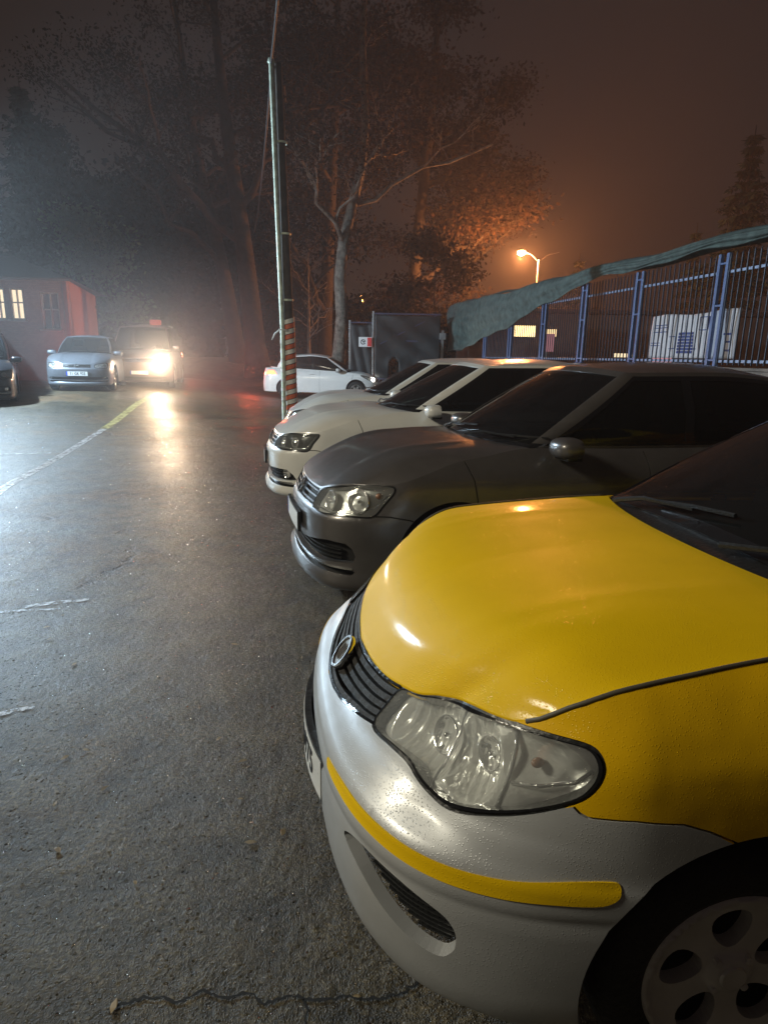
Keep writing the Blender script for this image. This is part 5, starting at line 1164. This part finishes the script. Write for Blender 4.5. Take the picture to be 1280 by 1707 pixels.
# white hatchback driving off to the right
HAT=vw(.96,1.02,M['whiteb'],[(.52,.62),(.50,.68),(.62,.74),(.90,.79),(1.18,.83),(1.20,.80),(1.0,.70),(.80,.63)],GF,(.61,.69,.34),
   lampspec=dict(depth=lambda a,z:.03+0*a,mat=M['reflector2'],lens=M['lensvw'],litmat=M['litcool'],bowls=[(.70,.69,.055,.0,'lit')]),wsglass=M['glassdark'])
HAT['regs']=[r for r in HAT['regs'] if r['name']!='tail_light']+[dict(name='tail_light',poly=[(4.18,.80),(4.30,.94),(4.62,.93),(4.62,.80)],mat=M['redon'],off=.002)]
HAT['gh']=dict(HAT['gh'],xw=1.02,sr=4.15,xr=3.98,zr=1.04,T=[(1.80,0,1.455),(1.86,.52,1.42),(2.4,.57,1.47),(3.35,.53,1.40),(3.50,0,1.43)],sidewin=[(1.06,2.30,1.07,2.30),(2.36,3.45,2.36,3.05)])
HAT['hood']=dict(HAT['hood'],s0=1.08,s1=1.66,x=.95,z=.96,crown=.14);HAT['ztop']=[(0,.70),(.34,.705),(.6,.755),(.9,.80),(1.1,.83),(1.3,.87),(1.5,.90),(2.4,.94),(3.6,1.0),(4.3,1.02),(6,1.02)]
HAT['deck']=dict(s0=4.5,crown=0.);HAT['wstyle']='spokes5'
# beige van coming towards us
VP=[(0,0),(.02,.3),(.06,.55),(.13,.72),(.26,.84),(.45,.91),(.8,.945),(1.3,.95),(2,.95),(3.2,.95),(4.4,.94),(4.7,.90),(4.84,.78),(4.88,.4),(4.89,0)]
VAN=vw(1.0,1.0,M['vanpaint'],[(.50,.76),(.48,.86),(.56,.93),(.80,.98),(.98,1.0),(1.0,.90),(.92,.80),(.70,.75)],[(.28,.36),(.617,.37),(.745,.36),(.785,.345),(.785,.325),(.77,.31),(.486,.296),(.26,.292)],(.78,.90,.45),
   lampspec=dict(depth=lambda a,z:.03+0*a,mat=M['reflector2'],lens=M['lensvw'],litmat=M['lit'],bowls=[(.74,.86,.095,.0,'lit')]),wsglass=M['glass'])
VAN.update(plan=VP,ztop=[(0,.93),(.45,.94),(.60,.98),(.9,1.03),(1.1,1.06),(1.3,1.08),(1.6,1.10),(3,1.12),(7,1.14)],
  nose=[(.18,.06),(.25,.0),(.4,-.01),(.55,0),(.7,.03),(.85,.06),(.95,.11),(1.05,.2),(1.1,.26)],side=[(.18,.05),(.3,.01),(.5,0),(.8,.01),(.95,.03),(1.05,.055),(1.15,.09)],tail=[(.18,.05),(.3,0),(1.1,.03),(1.2,.05)],
  hood=dict(s0=1.02,s1=1.50,x=.62,z=1.16,crown=.08),gh=dict(xw=.68,zw=1.16,sr=5.35,xr=4.80,zr=1.14,sidewin=[(1.06,1.75,1.07,1.75),(1.85,4.2,1.85,4.15)],T=[(1.40,0,1.90),(1.46,.70,1.86),(2.2,.76,1.88),(4.55,.74,1.86),(4.62,0,1.90)],roofcrown=.04,bulge=(.05,.03,.02)),
  deck=None,arches=[(.98,.35,.38),(3.95,.35,.38)],wr=.33,rr=.21,ww=.2,mirror=(.98,1.25),wipers=[(-.72,-.1,.05)],zbot=[(0,.2),(7,.22)],
  regs=[r for r in VAN['regs'] if r['name'] in('lamp','lamp_seal','grille','intake')]+[dict(name='panel_gap',line=[(1.45,.25),(1.45,1.1)],w=.01),dict(name='panel_gap',line=[(2.4,.25),(2.4,1.12)],w=.01),dict(name='tail_light',poly=[(5.5,.8),(5.5,1.1),(5.75,1.1),(5.75,.8)],mat=M['redon'],off=.002)],plate=dict(z=.48,out=.018,text=None))
def main():
    make_car(TAXI,(-.194,1.667,0),.134,'yellow taxi with silver front bumper and clear headlights, nearest car in the row','taxi',name='taxi')
    row='cars parked nose out along the fence'
    make_car(GREY,(-.589,4.13,0),.257,'dark grey wet saloon parked between the yellow taxi and a white saloon','car',row)
    make_car(JET,(-1.255,6.71,0),.179,'white saloon with dark narrow headlights parked beside the dark grey one','car',row)
    make_car(SED,(-1.487,9.37,0),.126,'white saloon farthest along the row, just behind the striped pole','car',row)
    make_car(SILV,(-8.05,16.9,gz(-8,17)),PI/2+.27,'pale silver saloon with number plate 31 GK 925 facing the camera','car',name='silver_car')
    make_car(BLK,(-8.75,13.6,gz(-9.1,13.6)),PI/2+.5,'black car in shade at the left edge, in front of the red brick house','car',name='dark_car')
    make_car(HAT,(-.22,23.4,gz(0,23)),PI-.06,'white hatchback with lit lamps driving towards the gate','car',name='moving_car')
    make_car(VAN,(-7.45,19.6,gz(-7,19.6)),PI/2+.22,'beige van coming towards the camera with one blazing headlight','van',name='van')

    # lamps that are lit on the two moving vehicles
    import mathutils
    def at(rz,loc,x,yl,z): return (loc[0]+x*math.cos(rz)+yl*math.sin(rz),loc[1]+x*math.sin(rz)-yl*math.cos(rz),loc[2]+z)
    vl=(-7.45,19.6,gz(-7,19.6));h=at(PI/2+.22,vl,-.12,.70,.86)
    vn=[o for o in bpy.data.objects if o.name=='van'][0]
    K=MB();K.rbox((1.75,-.35,2.02),(.20,.34,.16),.03);K.build('roof_beacon',glow('red_beacon',(1,.16,.10),.45),vn,True,40)
    K=MB()
    for yy in(-.62,.62): K.tube([(1.9,yy,1.96),(4.3,yy,1.96)],.02,6)
    for xx in(2.1,2.9,3.7,4.2): K.tube([(xx,-.66,1.99),(xx,.66,1.99)],.018,6)
    K.build('roof_rack',M['plastic'],vn,True)
    lamp('van_beam','SPOT',h,700,(1,.72,.46),.07,aim=(-.6,0,1.3),spot=38,blend=1.)
    lamp('van_headlight_glow','POINT',at(PI/2+.22,vl,-.30,.70,.86),230,(1,.70,.44),.09)
    b=at(PI/2+.22,vl,5.3,.8,1.0);lamp('van_tail_glow','POINT',b,130,(1,.12,.06),.1)
    sl=(-8.05,16.9,gz(-8,17))
    for yy in(-.6,.6): lamp('house_red_fill','POINT',at(PI/2+.27,sl,4.6,yy,.85),38,(1,.13,.07),.06)  # red fill lamps added behind the parked saloon to warm the house front
    lamp('hatchback_tail_glow','POINT',(-4.9,23.5,.95),55,(1,.12,.05),.1)
    lamp('hatchback_beam','SPOT',(.05,22.7,.72),160,(1,.93,.82),.05,aim=(6,18,.3),spot=90,blend=.8)

    setting();fence();poles();buildings();trees();hedges();haze();mist()
main()
